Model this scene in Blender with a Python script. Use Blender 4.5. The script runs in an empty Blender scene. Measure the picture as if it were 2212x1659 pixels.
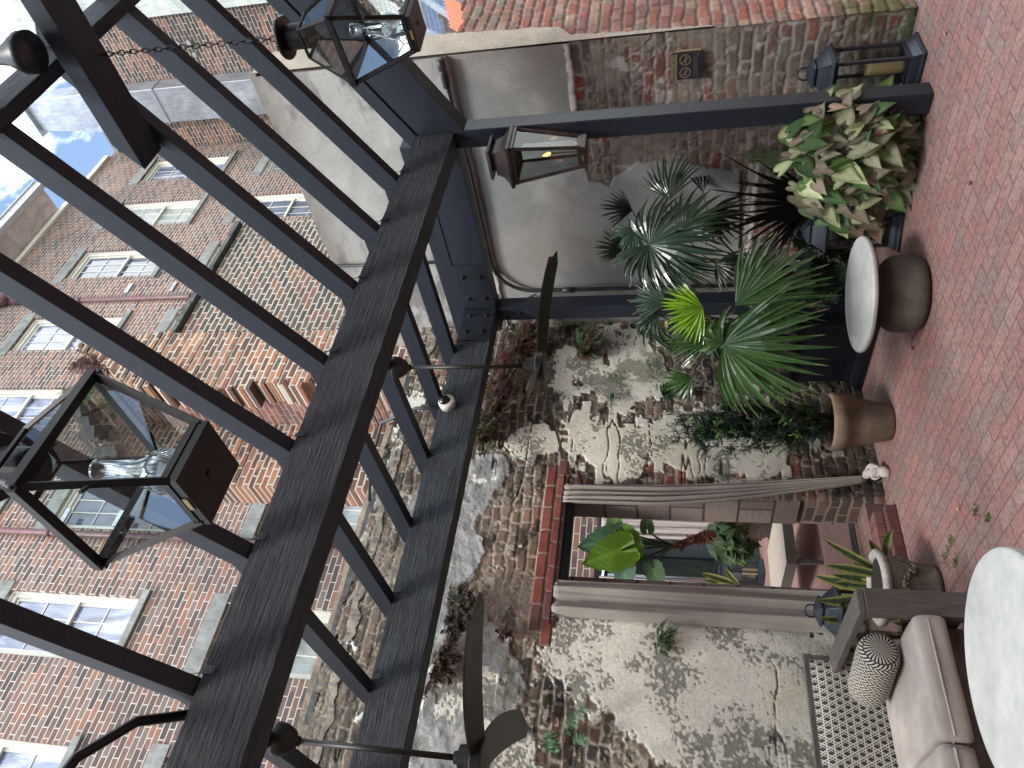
import bpy, bmesh, math, random
import numpy as np
from mathutils import Vector, Matrix
R = math.radians
random.seed(7)
SC = bpy.context.scene
COL = SC.collection
# ------------------------------------------------------------------ camera
F0, YAW, PIT, ROL = 1602.9, 0.86200, 0.21180, -0.00496
W0, H0 = 2212.0, 1659.0
CAM = Vector((0.0, 0.0, 1.6))
_h = Vector((math.cos(YAW), math.sin(YAW), 0)); _r = Vector((math.sin(YAW), -math.cos(YAW), 0)); _u = Vector((0, 0, 1))
FW = _h*math.cos(PIT) + _u*math.sin(PIT); UP = -_h*math.sin(PIT) + _u*math.cos(PIT)
RT = math.cos(ROL)*_r + math.sin(ROL)*UP; UP = -math.sin(ROL)*_r + math.cos(ROL)*UP
cd = bpy.data.cameras.new("camera"); cam = bpy.data.objects.new("camera", cd); COL.objects.link(cam)
m = Matrix.Identity(4)
for i in range(3):
    m[i][0] = -UP[i]; m[i][1] = RT[i]; m[i][2] = -FW[i]; m[i][3] = CAM[i]      # phone held upright, picture stored on its side
cam.matrix_world = m
cd.sensor_width = 36.0; cd.lens = F0/W0*36.0; cd.clip_start = 0.02; cd.clip_end = 500
SC.camera = cam
# ------------------------------------------------------------------ light
SUN_EL, SUN_AZ = R(58), R(215)          # azimuth measured from +X towards +Y
w = bpy.data.worlds.new("World"); SC.world = w; w.use_nodes = True
nt = w.node_tree; N = nt.nodes; L = nt.links
bg = N["Background"]; bg.inputs[1].default_value = 0.13
sk = N.new("ShaderNodeTexSky"); sk.sky_type = 'NISHITA'; sk.sun_disc = False
sk.sun_elevation = SUN_EL; sk.sun_rotation = R(90) - SUN_AZ; sk.altitude = 0; sk.air_density = 1.3; sk.dust_density = 2.0
tc = N.new("ShaderNodeTexCoord"); nz = N.new("ShaderNodeTexNoise"); nz.inputs["Scale"].default_value = 3.2
nz.inputs["Detail"].default_value = 7; nz.inputs["Roughness"].default_value = 0.58; nz.inputs["Distortion"].default_value = 0.3
rp = N.new("ShaderNodeValToRGB"); rp.color_ramp.elements[0].position = 0.47; rp.color_ramp.elements[1].position = 0.60
mx = N.new("ShaderNodeMixRGB"); mx.inputs[2].default_value = (15.3, 15.9, 15.9, 1)
L.new(tc.outputs["Generated"], nz.inputs["Vector"]); L.new(nz.outputs["Fac"], rp.inputs[0]); L.new(rp.outputs[0], mx.inputs[0])
L.new(sk.outputs[0], mx.inputs[1]); L.new(mx.outputs[0], bg.inputs[0])
sl = bpy.data.lights.new("sun", 'SUN'); sl.energy = 1.4; sl.angle = R(12); sl.color = (1.0, 0.965, 0.92)
so = bpy.data.objects.new("sun", sl); COL.objects.link(so)
sdir = Vector((math.cos(SUN_EL)*math.cos(SUN_AZ), math.cos(SUN_EL)*math.sin(SUN_AZ), math.sin(SUN_EL)))
so.rotation_euler = sdir.to_track_quat('Z', 'Y').to_euler(); so.location = (0, 0, 30)
SC.view_settings.view_transform = 'Standard'; SC.view_settings.look = 'None'; SC.view_settings.gamma = 1
SC.view_settings.exposure = 1.32
SC.render.engine = 'CYCLES'
SC.cycles.max_bounces = 8; SC.cycles.diffuse_bounces = 4; SC.cycles.transparent_max_bounces = 16
# ------------------------------------------------------------------ measuring helpers (a ray through a point of the photograph)
def ray(x, y): return (H0/2-y)*RT - (x-W0/2)*UP + F0*FW
def at(x, y, X=None, Y=None, Z=None, V=None):
    d = ray(x, y)
    if X is not None: t = (X-CAM.x)/d.x
    elif Y is not None: t = (Y-CAM.y)/d.y
    elif Z is not None: t = (Z-CAM.z)/d.z
    else: t = (d.x*V[0]+d.y*V[1])/(d.x**2+d.y**2)
    return CAM + d*t
# ------------------------------------------------------------------ mesh builder
class MB:
    def __init__(s): s.v = []; s.f = []; s.c = []; s.col = (1, 1, 1); s.uv = None
    def add(s, vs, fs, col=None, cols=None):
        o = len(s.v); s.v += [tuple(p) for p in vs]; s.f += [tuple(i+o for i in f) for f in fs]
        if cols is not None: s.c += list(cols)
        else: s.c += [col or s.col]*len(vs)
    def box(s, x0, x1, y0, y1, z0, z1, col=None):
        vs = [(x, y, z) for x in (x0, x1) for y in (y0, y1) for z in (z0, z1)]
        s.add(vs, [(0, 1, 3, 2), (4, 6, 7, 5), (0, 4, 5, 1), (2, 3, 7, 6), (0, 2, 6, 4), (1, 5, 7, 3)], col)
    def hexa(s, b, t, col=None):            # bottom quad and top quad, both counter-clockwise from above
        s.add(list(b)+list(t), [(3, 2, 1, 0), (4, 5, 6, 7), (0, 1, 5, 4), (1, 2, 6, 5), (2, 3, 7, 6), (3, 0, 4, 7)], col)
    def bar(s, p0, p1, wx, wz, up=(0, 0, 1), col=None):
        p0 = Vector(p0); p1 = Vector(p1); d = (p1-p0).normalized(); u = Vector(up)
        a = d.cross(u)
        if a.length < 1e-4: a = d.cross(Vector((1, 0, 0)))
        a.normalize(); b = a.cross(d).normalized(); a = a*wx/2; b = b*wz/2
        s.add([p0-a-b, p0+a-b, p0+a+b, p0-a+b, p1-a-b, p1+a-b, p1+a+b, p1-a+b],
              [(0, 1, 2, 3), (7, 6, 5, 4), (0, 4, 5, 1), (1, 5, 6, 2), (2, 6, 7, 3), (3, 7, 4, 0)], col)
    def tube(s, pts, rad, n=8, cap=True, col=None):
        pts = [Vector(p) for p in pts]; k = len(pts)
        if not hasattr(rad, '__len__'): rad = [rad]*k
        vs = []; a = None
        for i, p in enumerate(pts):
            d = (pts[min(i+1, k-1)]-pts[max(i-1, 0)]).normalized()
            if a is None: a = d.orthogonal().normalized()
            a = (a-d*a.dot(d)).normalized(); b = d.cross(a)
            for j in range(n):
                t = 2*math.pi*j/n; vs.append(p+(a*math.cos(t)+b*math.sin(t))*rad[i])
        fs = [(i*n+j, i*n+(j+1) % n, (i+1)*n+(j+1) % n, (i+1)*n+j) for i in range(k-1) for j in range(n)]
        if cap: fs += [tuple(range(n-1, -1, -1)), tuple(range((k-1)*n, k*n))]
        s.add(vs, fs, col)
    def lathe(s, prof, c, n=24, cap=True, sq=None, col=None, wob=None):
        vs = []; k = len(prof)
        for i, (r, z) in enumerate(prof):
            for j in range(n):
                t = 2*math.pi*j/n; rr = r*(1 if wob is None else wob(i, t)); vs.append((c[0]+rr*math.cos(t), c[1]+rr*math.sin(t), c[2]+z))
        fs = [(i*n+j, i*n+(j+1) % n, (i+1)*n+(j+1) % n, (i+1)*n+j) for i in range(k-1) for j in range(n)]
        if cap: fs += [tuple(range(n-1, -1, -1)), tuple(range((k-1)*n, k*n))]
        s.add(vs, fs, col)
    def sqlathe(s, prof, c, rot=0, col=None, cap=True):     # square sections: (half side, z)
        vs = []; k = len(prof)
        for h, z in prof:
            for q in range(4):
                t = rot+math.pi/4+q*math.pi/2; vs.append((c[0]+h*1.41421*math.cos(t), c[1]+h*1.41421*math.sin(t), c[2]+z))
        fs = [(i*4+j, i*4+(j+1) % 4, (i+1)*4+(j+1) % 4, (i+1)*4+j) for i in range(k-1) for j in range(4)]
        if cap: fs += [(3, 2, 1, 0), tuple(range((k-1)*4, k*4))]
        s.add(vs, fs, col)
    def build(s, name, mat, parent=None, smooth=False, bevel=0, uv=None):
        me = bpy.data.meshes.new(name); me.from_pydata(s.v, [], s.f); me.update()
        a = me.attributes.new("Col", 'FLOAT_COLOR', 'POINT')
        a.data.foreach_set("color", np.array([(c[0], c[1], c[2], 1.0) for c in s.c], dtype=np.float32).ravel())
        if smooth: me.polygons.foreach_set("use_smooth", [True]*len(me.polygons))
        me.materials.append(mat)
        return link(name, me, parent, bevel)
def link(name, me, parent=None, bevel=0):
    o = bpy.data.objects.new(name, me); COL.objects.link(o)
    if parent is not None: setpar(o, parent)
    if bevel:
        b = o.modifiers.new("bevel", 'BEVEL'); b.width = bevel; b.segments = 2; b.limit_method = 'ANGLE'; b.angle_limit = R(35)
    return o
def setpar(o, p):
    o.parent = p
    if p.type == 'EMPTY': o.matrix_parent_inverse = (Matrix.Translation(p.location) @ p.rotation_euler.to_matrix().to_4x4()).inverted()
def thing(name, label, cat, loc, group=None):
    o = bpy.data.objects.new(name, None); COL.objects.link(o); o.location = loc; o.empty_display_size = 0.1
    return tag(o, label, cat, group)
def tag(o, label, cat, group=None):
    o["label"] = label; o["category"] = cat
    if group: o["group"] = group
    return o
def struct(o): o["kind"] = "structure"; return o
def stuff(o, label, cat): o["kind"] = "stuff"; o["label"] = label; o["category"] = cat; return o
def dup(root, loc, rz=0, label=None):
    def cp(o, p):
        c = o.copy(); COL.objects.link(c)
        if p is not None: c.parent = p
        for ch in list(o.children): cp(ch, c)
        return c
    r = cp(root, None); r.location = loc; r.rotation_euler = (0, 0, rz)
    if label: r["label"] = label
    return r
# ------------------------------------------------------------------ numpy noise
def _rnd(seed): return np.random.RandomState(seed)
_T = {}
def vnoise(x, y, seed=0):
    if seed not in _T: _T[seed] = _rnd(seed).rand(256, 256)
    t = _T[seed]; xi = np.floor(x).astype(int); yi = np.floor(y).astype(int); fx = x-xi; fy = y-yi
    fx = fx*fx*(3-2*fx); fy = fy*fy*(3-2*fy); g = lambda a, b: t[a % 256, b % 256]
    return (g(xi, yi)*(1-fx)+g(xi+1, yi)*fx)*(1-fy)+(g(xi, yi+1)*(1-fx)+g(xi+1, yi+1)*fx)*fy
def fbm(x, y, sc, seed=0, oc=4):
    s = 0; a = 1; tot = 0
    for o in range(oc):
        s = s+a*vnoise(x*sc*2**o, y*sc*2**o, seed+o); tot += a; a *= .55
    return s/tot
def sstep(a, b, x): t = np.clip((x-a)/(b-a), 0, 1); return t*t*(3-2*t)
def bricks(u, v, rh, bl, seed=0, warp=.012, joint=.012):
    uw = u+(fbm(u, v, 5, seed+11, 3)-.5)*2*warp; vw = v+(fbm(u, v, 4, seed+21, 3)-.5)*2*warp
    row = np.floor(vw/rh).astype(int); t = _rnd(seed+5).rand(1024)
    uo = uw+bl*(.5*(row % 2)+.25*(t[row % 1024]-.5)); cl = np.floor(uo/bl).astype(int)
    split = t[(cl*31+row*17+9) % 1024] < .22                       # some headers
    fu = uo-cl*bl; half = (fu > bl/2) & split; cu = np.where(split, bl/2, bl); fu = np.where(half, fu-bl/2, fu); idn = cl*2+half
    fv = vw-row*rh; d = np.minimum(np.minimum(fu, cu-fu), np.minimum(fv, rh-fv))
    rr = [t[(idn*(7+6*k)+row*(13+4*k)+k*101) % 1024] for k in range(3)]
    edge = joint/2*(1+1.2*(fbm(u, v, 22, seed+31, 2)-.5))
    return sstep(edge*.6, edge*1.5, d), rr, d
def pal(r, cols):
    cols = np.array(cols, dtype=float); x = np.clip(r, 0, .9999)*len(cols); i = x.astype(int); return cols[i]
def gridmesh(name, U, V, P, colr, mat, keep=None, parent=None, smooth=True):
    nu, nv = U.shape; idx = np.arange(nu*nv).reshape(nu, nv)
    q = np.stack([idx[:-1, :-1], idx[1:, :-1], idx[1:, 1:], idx[:-1, 1:]], -1).reshape(-1, 4)
    if keep is not None: q = q[keep[:-1, :-1].ravel()]
    me = bpy.data.meshes.new(name); me.vertices.add(nu*nv); me.vertices.foreach_set("co", P.reshape(-1).astype(np.float32))
    me.loops.add(q.size); me.loops.foreach_set("vertex_index", q.ravel().astype(np.int32))
    me.polygons.add(len(q)); me.polygons.foreach_set("loop_start", (np.arange(len(q))*4).astype(np.int32))
    try: me.polygons.foreach_set("loop_total", np.full(len(q), 4, dtype=np.int32))
    except Exception: pass
    me.update(calc_edges=True)
    a = me.attributes.new("Col", 'FLOAT_COLOR', 'POINT'); c4 = np.concatenate([colr.reshape(-1, 3), np.ones((nu*nv, 1))], 1)
    a.data.foreach_set("color", c4.astype(np.float32).ravel())
    if smooth: me.polygons.foreach_set("use_smooth", np.ones(len(q), dtype=bool))
    me.materials.append(mat); me.validate()
    return link(name, me, parent)
# ------------------------------------------------------------------ materials
def newmat(name, base=(.5, .5, .5), rough=.6, metal=0.0, spec=.5):
    mt = bpy.data.materials.new(name); mt.use_nodes = True; b = mt.node_tree.nodes["Principled BSDF"]
    b.inputs["Base Color"].default_value = (*base, 1); b.inputs["Roughness"].default_value = rough; b.inputs["Metallic"].default_value = metal
    b.inputs["Specular IOR Level"].default_value = spec
    return mt, mt.node_tree.nodes, mt.node_tree.links, b
def pos(N, L, order='xyz', scale=(1, 1, 1)):
    g = N.new("ShaderNodeTexCoord"); s = N.new("ShaderNodeSeparateXYZ"); c = N.new("ShaderNodeCombineXYZ"); L.new(g.outputs["Object"], s.inputs[0])
    for i, k in enumerate(order):
        mm = N.new("ShaderNodeMath"); mm.operation = 'MULTIPLY'; mm.inputs[1].default_value = scale[i]
        if k in 'xyz': L.new(s.outputs['xyz'.index(k)], mm.inputs[0])
        else: mm.inputs[0].default_value = 0
        L.new(mm.outputs[0], c.inputs[i])
    return c.outputs[0]
def noise(N, L, vec, sc, det=4, rough=.6, dist=0):
    n = N.new("ShaderNodeTexNoise"); n.inputs["Scale"].default_value = sc; n.inputs["Detail"].default_value = det
    n.inputs["Roughness"].default_value = rough; n.inputs["Distortion"].default_value = dist; L.new(vec, n.inputs["Vector"]); return n.outputs["Fac"]
def ramp(N, L, fac, stops, const=False):
    r = N.new("ShaderNodeValToRGB"); cr = r.color_ramp
    if const: cr.interpolation = 'CONSTANT'
    while len(cr.elements) < len(stops): cr.elements.new(.5)
    for e, (p, c) in zip(cr.elements, stops): e.position = p; e.color = (c, c, c, 1) if not hasattr(c, '__len__') else (*c, 1)
    L.new(fac, r.inputs[0]); return r.outputs[0]
def mix(N, L, fac, a, b, mode='MIX'):
    n = N.new("ShaderNodeMixRGB"); n.blend_type = mode
    for i, x in ((0, fac), (1, a), (2, b)):
        if hasattr(x, 'node'): L.new(x, n.inputs[i])
        elif i == 0: n.inputs[0].default_value = x
        else: n.inputs[i].default_value = (*x, 1)
    return n.outputs[0]
def math_(N, L, op, a, b=0.0):
    n = N.new("ShaderNodeMath"); n.operation = op
    for i, x in ((0, a), (1, b)):
        if hasattr(x, 'node'): L.new(x, n.inputs[i])
        else: n.inputs[i].default_value = x
    return n.outputs[0]
def bump(N, L, b, h, strength=.4, dist=.01):
    n = N.new("ShaderNodeBump"); n.inputs["Strength"].default_value = strength; n.inputs["Distance"].default_value = dist
    L.new(h, n.inputs["Height"]); L.new(n.outputs[0], b.inputs["Normal"])
def m_noise(name, c1, c2, sc=6, rough=.7, bs=.3, bd=.004, bsc=40, stretch=(1, 1, 1), metal=0, spec=.5, det=5, grime=.22):
    mt, N, L, b = newmat(name, rough=rough, metal=metal, spec=spec); p = pos(N, L, scale=stretch)
    f = noise(N, L, p, sc, det); base = ramp(N, L, f, [(.3, c1), (.7, c2)]); p0 = pos(N, L); g1 = noise(N, L, p0, max(1.1, sc*.35), 7, .75, .6); g2 = noise(N, L, pos(N, L, scale=(9, 9, 1.2)), 1.6, 5, .7)
    gm = math_(N, L, 'MULTIPLY', ramp(N, L, g1, [(.36, 1-grime*1.6), (.62, 1.0+grime*.3)]), ramp(N, L, g2, [(.35, 1-grime), (.6, 1.0)]))
    L.new(mix(N, L, 1.0, base, gm, 'MULTIPLY'), b.inputs["Base Color"])
    bump(N, L, b, noise(N, L, p, bsc, 4), bs, bd); return mt
def m_brick(name, order, bw, rh, mortar, cols, mj=.012, c2=None, dirt=.25, bs=.6, bd=.012, warp=.02, rough=.9, speck=.15):
    mt, N, L, b = newmat(name, rough=rough, spec=.25); p = pos(N, L, order)
    wn = N.new("ShaderNodeTexNoise"); wn.inputs["Scale"].default_value = 5; L.new(p, wn.inputs["Vector"])
    wv = N.new("ShaderNodeVectorMath"); wv.operation = 'MULTIPLY_ADD'; wv.inputs[1].default_value = (warp, warp, 0); L.new(wn.outputs["Color"], wv.inputs[0]); L.new(p, wv.inputs[2])
    bt = N.new("ShaderNodeTexBrick"); L.new(wv.outputs[0], bt.inputs["Vector"]); bt.inputs["Scale"].default_value = 1
    bt.inputs["Brick Width"].default_value = bw; bt.inputs["Row Height"].default_value = rh; bt.inputs["Mortar Size"].default_value = mj
    bt.inputs["Mortar Smooth"].default_value = .35; bt.inputs["Color1"].default_value = (0, 0, 0, 1); bt.inputs["Color2"].default_value = (1, 1, 1, 1); bt.inputs["Mortar"].default_value = (.5, .5, .5, 1)
    bt.offset = .5; bt.squash = 1
    n = len(cols); big = noise(N, L, p, .45, 3)
    v = math_(N, L, 'ADD', bt.outputs["Color"], math_(N, L, 'MULTIPLY', math_(N, L, 'SUBTRACT', big, .5), .7))
    bc = ramp(N, L, v, [(i/n, c) for i, c in enumerate(cols)], True)
    sp = noise(N, L, p, 38, 4, .7); bc = mix(N, L, speck, bc, ramp(N, L, sp, [(.3, .02), (.7, .6)]), 'OVERLAY')
    c = mix(N, L, bt.outputs["Fac"], bc, mortar)
    dn = noise(N, L, p, 1.3, 6, .7); c = mix(N, L, ramp(N, L, dn, [(.45, 0.0), (.75, dirt)]), c, c2 or (.05, .045, .04))
    L.new(c, b.inputs["Base Color"])
    h = math_(N, L, 'ADD', math_(N, L, 'MULTIPLY', bt.outputs["Fac"], -1.0), math_(N, L, 'MULTIPLY', sp, .5)); bump(N, L, b, h, bs, bd)
    return mt
def m_col(name, rough=.9, spec=.25, fine=.35, fsc=90, bs=.5, bd=.004, bsc=60):
    mt, N, L, b = newmat(name, rough=rough, spec=spec); p = pos(N, L); a = N.new("ShaderNodeAttribute"); a.attribute_name = "Col"
    f = noise(N, L, p, fsc, 5, .7); c = mix(N, L, fine, a.outputs["Color"], ramp(N, L, f, [(.3, .15), (.7, .85)]), 'OVERLAY'); L.new(c, b.inputs["Base Color"])
    bump(N, L, b, noise(N, L, p, bsc, 5, .7), bs, bd); return mt
def m_leaf(name, rough=.35, trans=.25, spec=.5):
    mt, N, L, b = newmat(name, rough=rough, spec=spec); a = N.new("ShaderNodeAttribute"); a.attribute_name = "Col"
    p = pos(N, L); f = noise(N, L, p, 25, 3); c = mix(N, L, .25, a.outputs["Color"], ramp(N, L, f, [(.3, .2), (.7, .8)]), 'OVERLAY')
    L.new(c, b.inputs["Base Color"]); t = N.new("ShaderNodeBsdfTranslucent"); L.new(c, t.inputs["Color"]); ms = N.new("ShaderNodeMixShader"); ms.inputs[0].default_value = trans
    L.new(b.outputs[0], ms.inputs[1]); L.new(t.outputs[0], ms.inputs[2]); L.new(ms.outputs[0], N["Material Output"].inputs["Surface"]); return mt
def m_glass(name, tint=(.93, .97, .96), refl=.10):
    mt = bpy.data.materials.new(name); mt.use_nodes = True; N = mt.node_tree.nodes; L = mt.node_tree.links; N.remove(N["Principled BSDF"])
    t = N.new("ShaderNodeBsdfTransparent"); t.inputs[0].default_value = (*tint, 1); g = N.new("ShaderNodeBsdfGlossy"); g.inputs["Roughness"].default_value = .03
    fr = N.new("ShaderNodeFresnel"); fr.inputs[0].default_value = 1.45; ad = math_(N, L, 'ADD', math_(N, L, 'MULTIPLY', fr.outputs[0], .55), refl*.12)
    ms = N.new("ShaderNodeMixShader"); L.new(ad, ms.inputs[0]); L.new(t.outputs[0], ms.inputs[1]); L.new(g.outputs[0], ms.inputs[2]); L.new(ms.outputs[0], N["Material Output"].inputs["Surface"]); return mt
def m_wood(name, c1, c2, order='xyz', st=(2, 30, 30), bs=.7, bd=.006, rough=.6, spec=.4):
    mt, N, L, b = newmat(name, rough=rough, spec=spec); p = pos(N, L, order, st)
    f = noise(N, L, p, 1.0, 7, .65, .8); L.new(ramp(N, L, f, [(.3, c1), (.7, c2)]), b.inputs["Base Color"])
    w2 = noise(N, L, p, 2.6, 5, .7, .5); cr = ramp(N, L, math_(N, L, 'ADD', math_(N, L, 'MULTIPLY', f, .6), math_(N, L, 'MULTIPLY', w2, .4)), [(.30, 0.0), (.46, .75), (.6, 1.0)])
    bump(N, L, b, cr, bs, bd); return mt
M = {}
D1, D2 = (.009, .0125, .021), (.016, .0205, .031)
M['beamX'] = m_wood('painted_beam_x', D1, (.042, .048, .052), 'xyz', (3, 55, 55), 1.0, .012, .62)
M['beamY'] = m_wood('painted_beam_y', D1, D2, 'yxz', (3, 55, 55), .25, .003, .5)
M['beamZ'] = m_wood('painted_post', D1, D2, 'zxy', (3, 55, 55), .2, .002, .45)
M['steel'] = m_noise('painted_steel', (.012, .015, .02), (.018, .022, .028), 5, .4, .08, .001, 60)
M['blk'] = m_noise('black_metal', (.012, .011, .012), (.02, .018, .018), 8, .38, .1, .001, 60, metal=.5)
M['copper'] = m_noise('aged_copper', (.03, .022, .022), (.085, .06, .058), 9, .42, .1, .001, 40, metal=.55)
M['lant'] = m_noise('blue_grey_metal', (.02, .027, .042), (.04, .05, .07), 6, .42, .12, .001, 50, metal=.3)
M['glass'] = m_glass('clear_glass'); M['glassd'] = m_glass('thin_glass', (.8, .85, .84), .16)
M['chim'] = m_glass('chimney_glass', (.93, .96, .98), 1.6)
M['brass'] = newmat('brass', (.35, .26, .1), .4, .9)[0]
M['candle'] = newmat('candle_wax', (.5, .38, .2), .55)[0]
M['fan'] = m_noise('dark_bronze', (.018, .016, .013), (.026, .024, .02), 4, .42, .05, .001, 60, metal=.3)
M['white'] = m_noise('white_paint', (.66, .64, .56), (.76, .74, .67), 3, .5, .1, .002, 40, grime=.08)
M['stone'] = m_noise('grey_stone', (.22, .23, .22), (.36, .37, .35), 4, .85, .4, .006, 30)
M['slate'] = m_noise('slate', (.06, .065, .065), (.17, .17, .16), 5, .8, .7, .02, 18)
M['conc'] = m_noise('pale_concrete', (.40, .41, .39), (.52, .53, .51), 3.5, .7, .15, .002, 70, grime=.12)
M['concbase'] = m_noise('grey_concrete', (.10, .085, .068), (.15, .13, .105), 6, .85, .35, .004, 30, stretch=(1, 1, .3))
M['cam'] = newmat('camera_white', (.62, .6, .53), .35)[0]; M['dome'] = newmat('dark_dome', (.01, .01, .012), .05)[0]
M['curt'] = m_noise('linen', (.27, .245, .215), (.35, .32, .285), 3, .95, .25, .002, 160, grime=.06)
M['curtp'] = m_noise('pale_linen', (.42, .37, .35), (.5, .45, .42), 3, .95, .2, .002, 140, grime=.06)
M['cush'] = m_noise('taupe_canvas', (.33, .285, .255), (.44, .39, .35), 5, .95, .5, .003, 120, stretch=(1, 1, 6), grime=.07)
M['greyw'] = m_wood('weathered_grey_wood', (.06, .052, .045), (.13, .115, .1), 'xyz', (6, 60, 60), .3, .002, .75)
M['greywy'] = m_wood('weathered_grey_wood_y', (.06, .052, .045), (.13, .115, .1), 'yxz', (6, 60, 60), .3, .002, .75)
M['terra'] = m_noise('aged_terracotta', (.10, .078, .055), (.26, .18, .12), 3.5, .85, .3, .004, 30, det=7)
M['urn'] = m_noise('weathered_stone_pot', (.075, .06, .045), (.2, .165, .13), 7, .85, .6, .01, 24)
M['urnrim'] = m_noise('pale_pot_rim', (.36, .33, .3), (.5, .47, .43), 8, .85, .5, .006, 30)
M['navy'] = m_noise('navy_planter', (.004, .005, .010), (.008, .01, .017), 5, .45, .2, .002, 50)
M['soil'] = m_noise('soil', (.012, .009, .007), (.04, .028, .02), 30, .95, 1, .02, 50)
M['leaf'] = m_leaf('glossy_leaf', .24, .10, .8); M['leafm'] = m_leaf('matt_leaf', .55, .3, .3); M['leafd'] = m_leaf('dark_leaf', .4, .08, .4)
M['pipe'] = m_noise('painted_conduit', (.025, .03, .033), (.04, .045, .05), 10, .45, .1, .001, 60)
M['galv'] = m_noise('galvanised_sheet', (.40, .43, .47), (.56, .60, .66), 2.2, .32, .1, .004, 12, metal=.55)
M['purp'] = m_noise('maroon_downpipe', (.12, .055, .06), (.19, .1, .11), 8, .5, .2, .002, 30)
M['soffit'] = m_noise('beige_render', (.70, .61, .57), (.78, .69, .65), 3, .9, .1, .002, 40)
M['gutter'] = newmat('gutter_grey', (.5, .52, .54), .5)[0]
M['wall'] = m_col('weathered_masonry', fine=.45, bs=.7, bd=.006)
M['stucco'] = m_col('grey_stucco_and_brick', fine=.3, bs=.5, bd=.004, bsc=70)
M['needle'] = m_leaf('needle_leaf', .5, .15, .3)
fac_cols = [(.095, .078, .08), (.18, .105, .09), (.21, .125, .105), (.13, .095, .092), (.235, .14, .118), (.165, .118, .11), (.30, .155, .11), (.22, .165, .15)]
M['fac'] = m_brick('building_brick', 'xz', .315, .104, (.54, .50, .43), fac_cols, .011, c2=(.10, .08, .07), dirt=.38, warp=.018)
M['wing'] = m_brick('wing_brick', 'yz', .34, .115, (.42, .39, .33), [(.065, .052, .052), (.14, .08, .068), (.085, .068, .066), (.18, .095, .078), (.21, .12, .095), (.08, .068, .066), (.26, .125, .09)], .013, dirt=.6, warp=.02)
ru_cols = [(.17, .09, .065), (.34, .14, .08), (.4, .18, .1), (.2, .12, .09), (.45, .22, .12), (.14, .1, .085), (.38, .2, .13)]
M['ruinx'] = m_brick('ruin_brick_front', 'xz', .24, .087, (.6, .54, .44), ru_cols, .016, dirt=.5, bs=1, bd=.03, warp=.03)
M['ruiny'] = m_brick('ruin_brick_side', 'yz', .24, .087, (.42, .33, .29), [(.26, .1, .075), (.34, .13, .09), (.22, .1, .085), (.3, .15, .12), (.2, .12, .1), (.36, .17, .12)], .014, dirt=.35, bs=1, bd=.02, warp=.03)
# ================================================================== SETTING
pav = [(.30, .17, .15), (.29, .175, .155), (.32, .18, .16), (.31, .2, .175), (.34, .205, .18), (.29, .185, .165), (.33, .175, .155), (.27, .19, .17), (.33, .215, .19), (.31, .185, .165), (.36, .185, .16)]
M['floor'] = m_brick('brick_pavers', 'yx', .2, .1, (.12, .075, .072), pav, .0046, c2=(.13, .09, .08), dirt=.2, bs=.5, bd=.004, warp=.009, rough=.8, speck=.6)
M['floor2'] = m_brick('rear_brick_pavers', 'xy', .2, .1, (.13, .08, .075), pav, .0045, c2=(.08, .05, .05), dirt=.3, bs=.35, bd=.004, warp=.006, rough=.75, speck=.45)
b = MB(); b.box(-30, 40, -30, 40, -.6, -.02); struct(b.build('ground', m_noise('bare_ground', (.08, .07, .06), (.14, .12, .1), 2)))
b = MB(); b.box(-6, 9, -6, 5.3, -.3, 0); struct(b.build('patio_paving', M['floor']))
b = MB()
vs = [(-3, 5.62, .146), (8, 5.62, .146), (8, 10.99, .26), (-3, 10.99, .26)]
b.hexa([(x, y, -.1) for x, y, z in vs], vs); struct(b.build('rear_courtyard_paving', M['floor2']))
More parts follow.
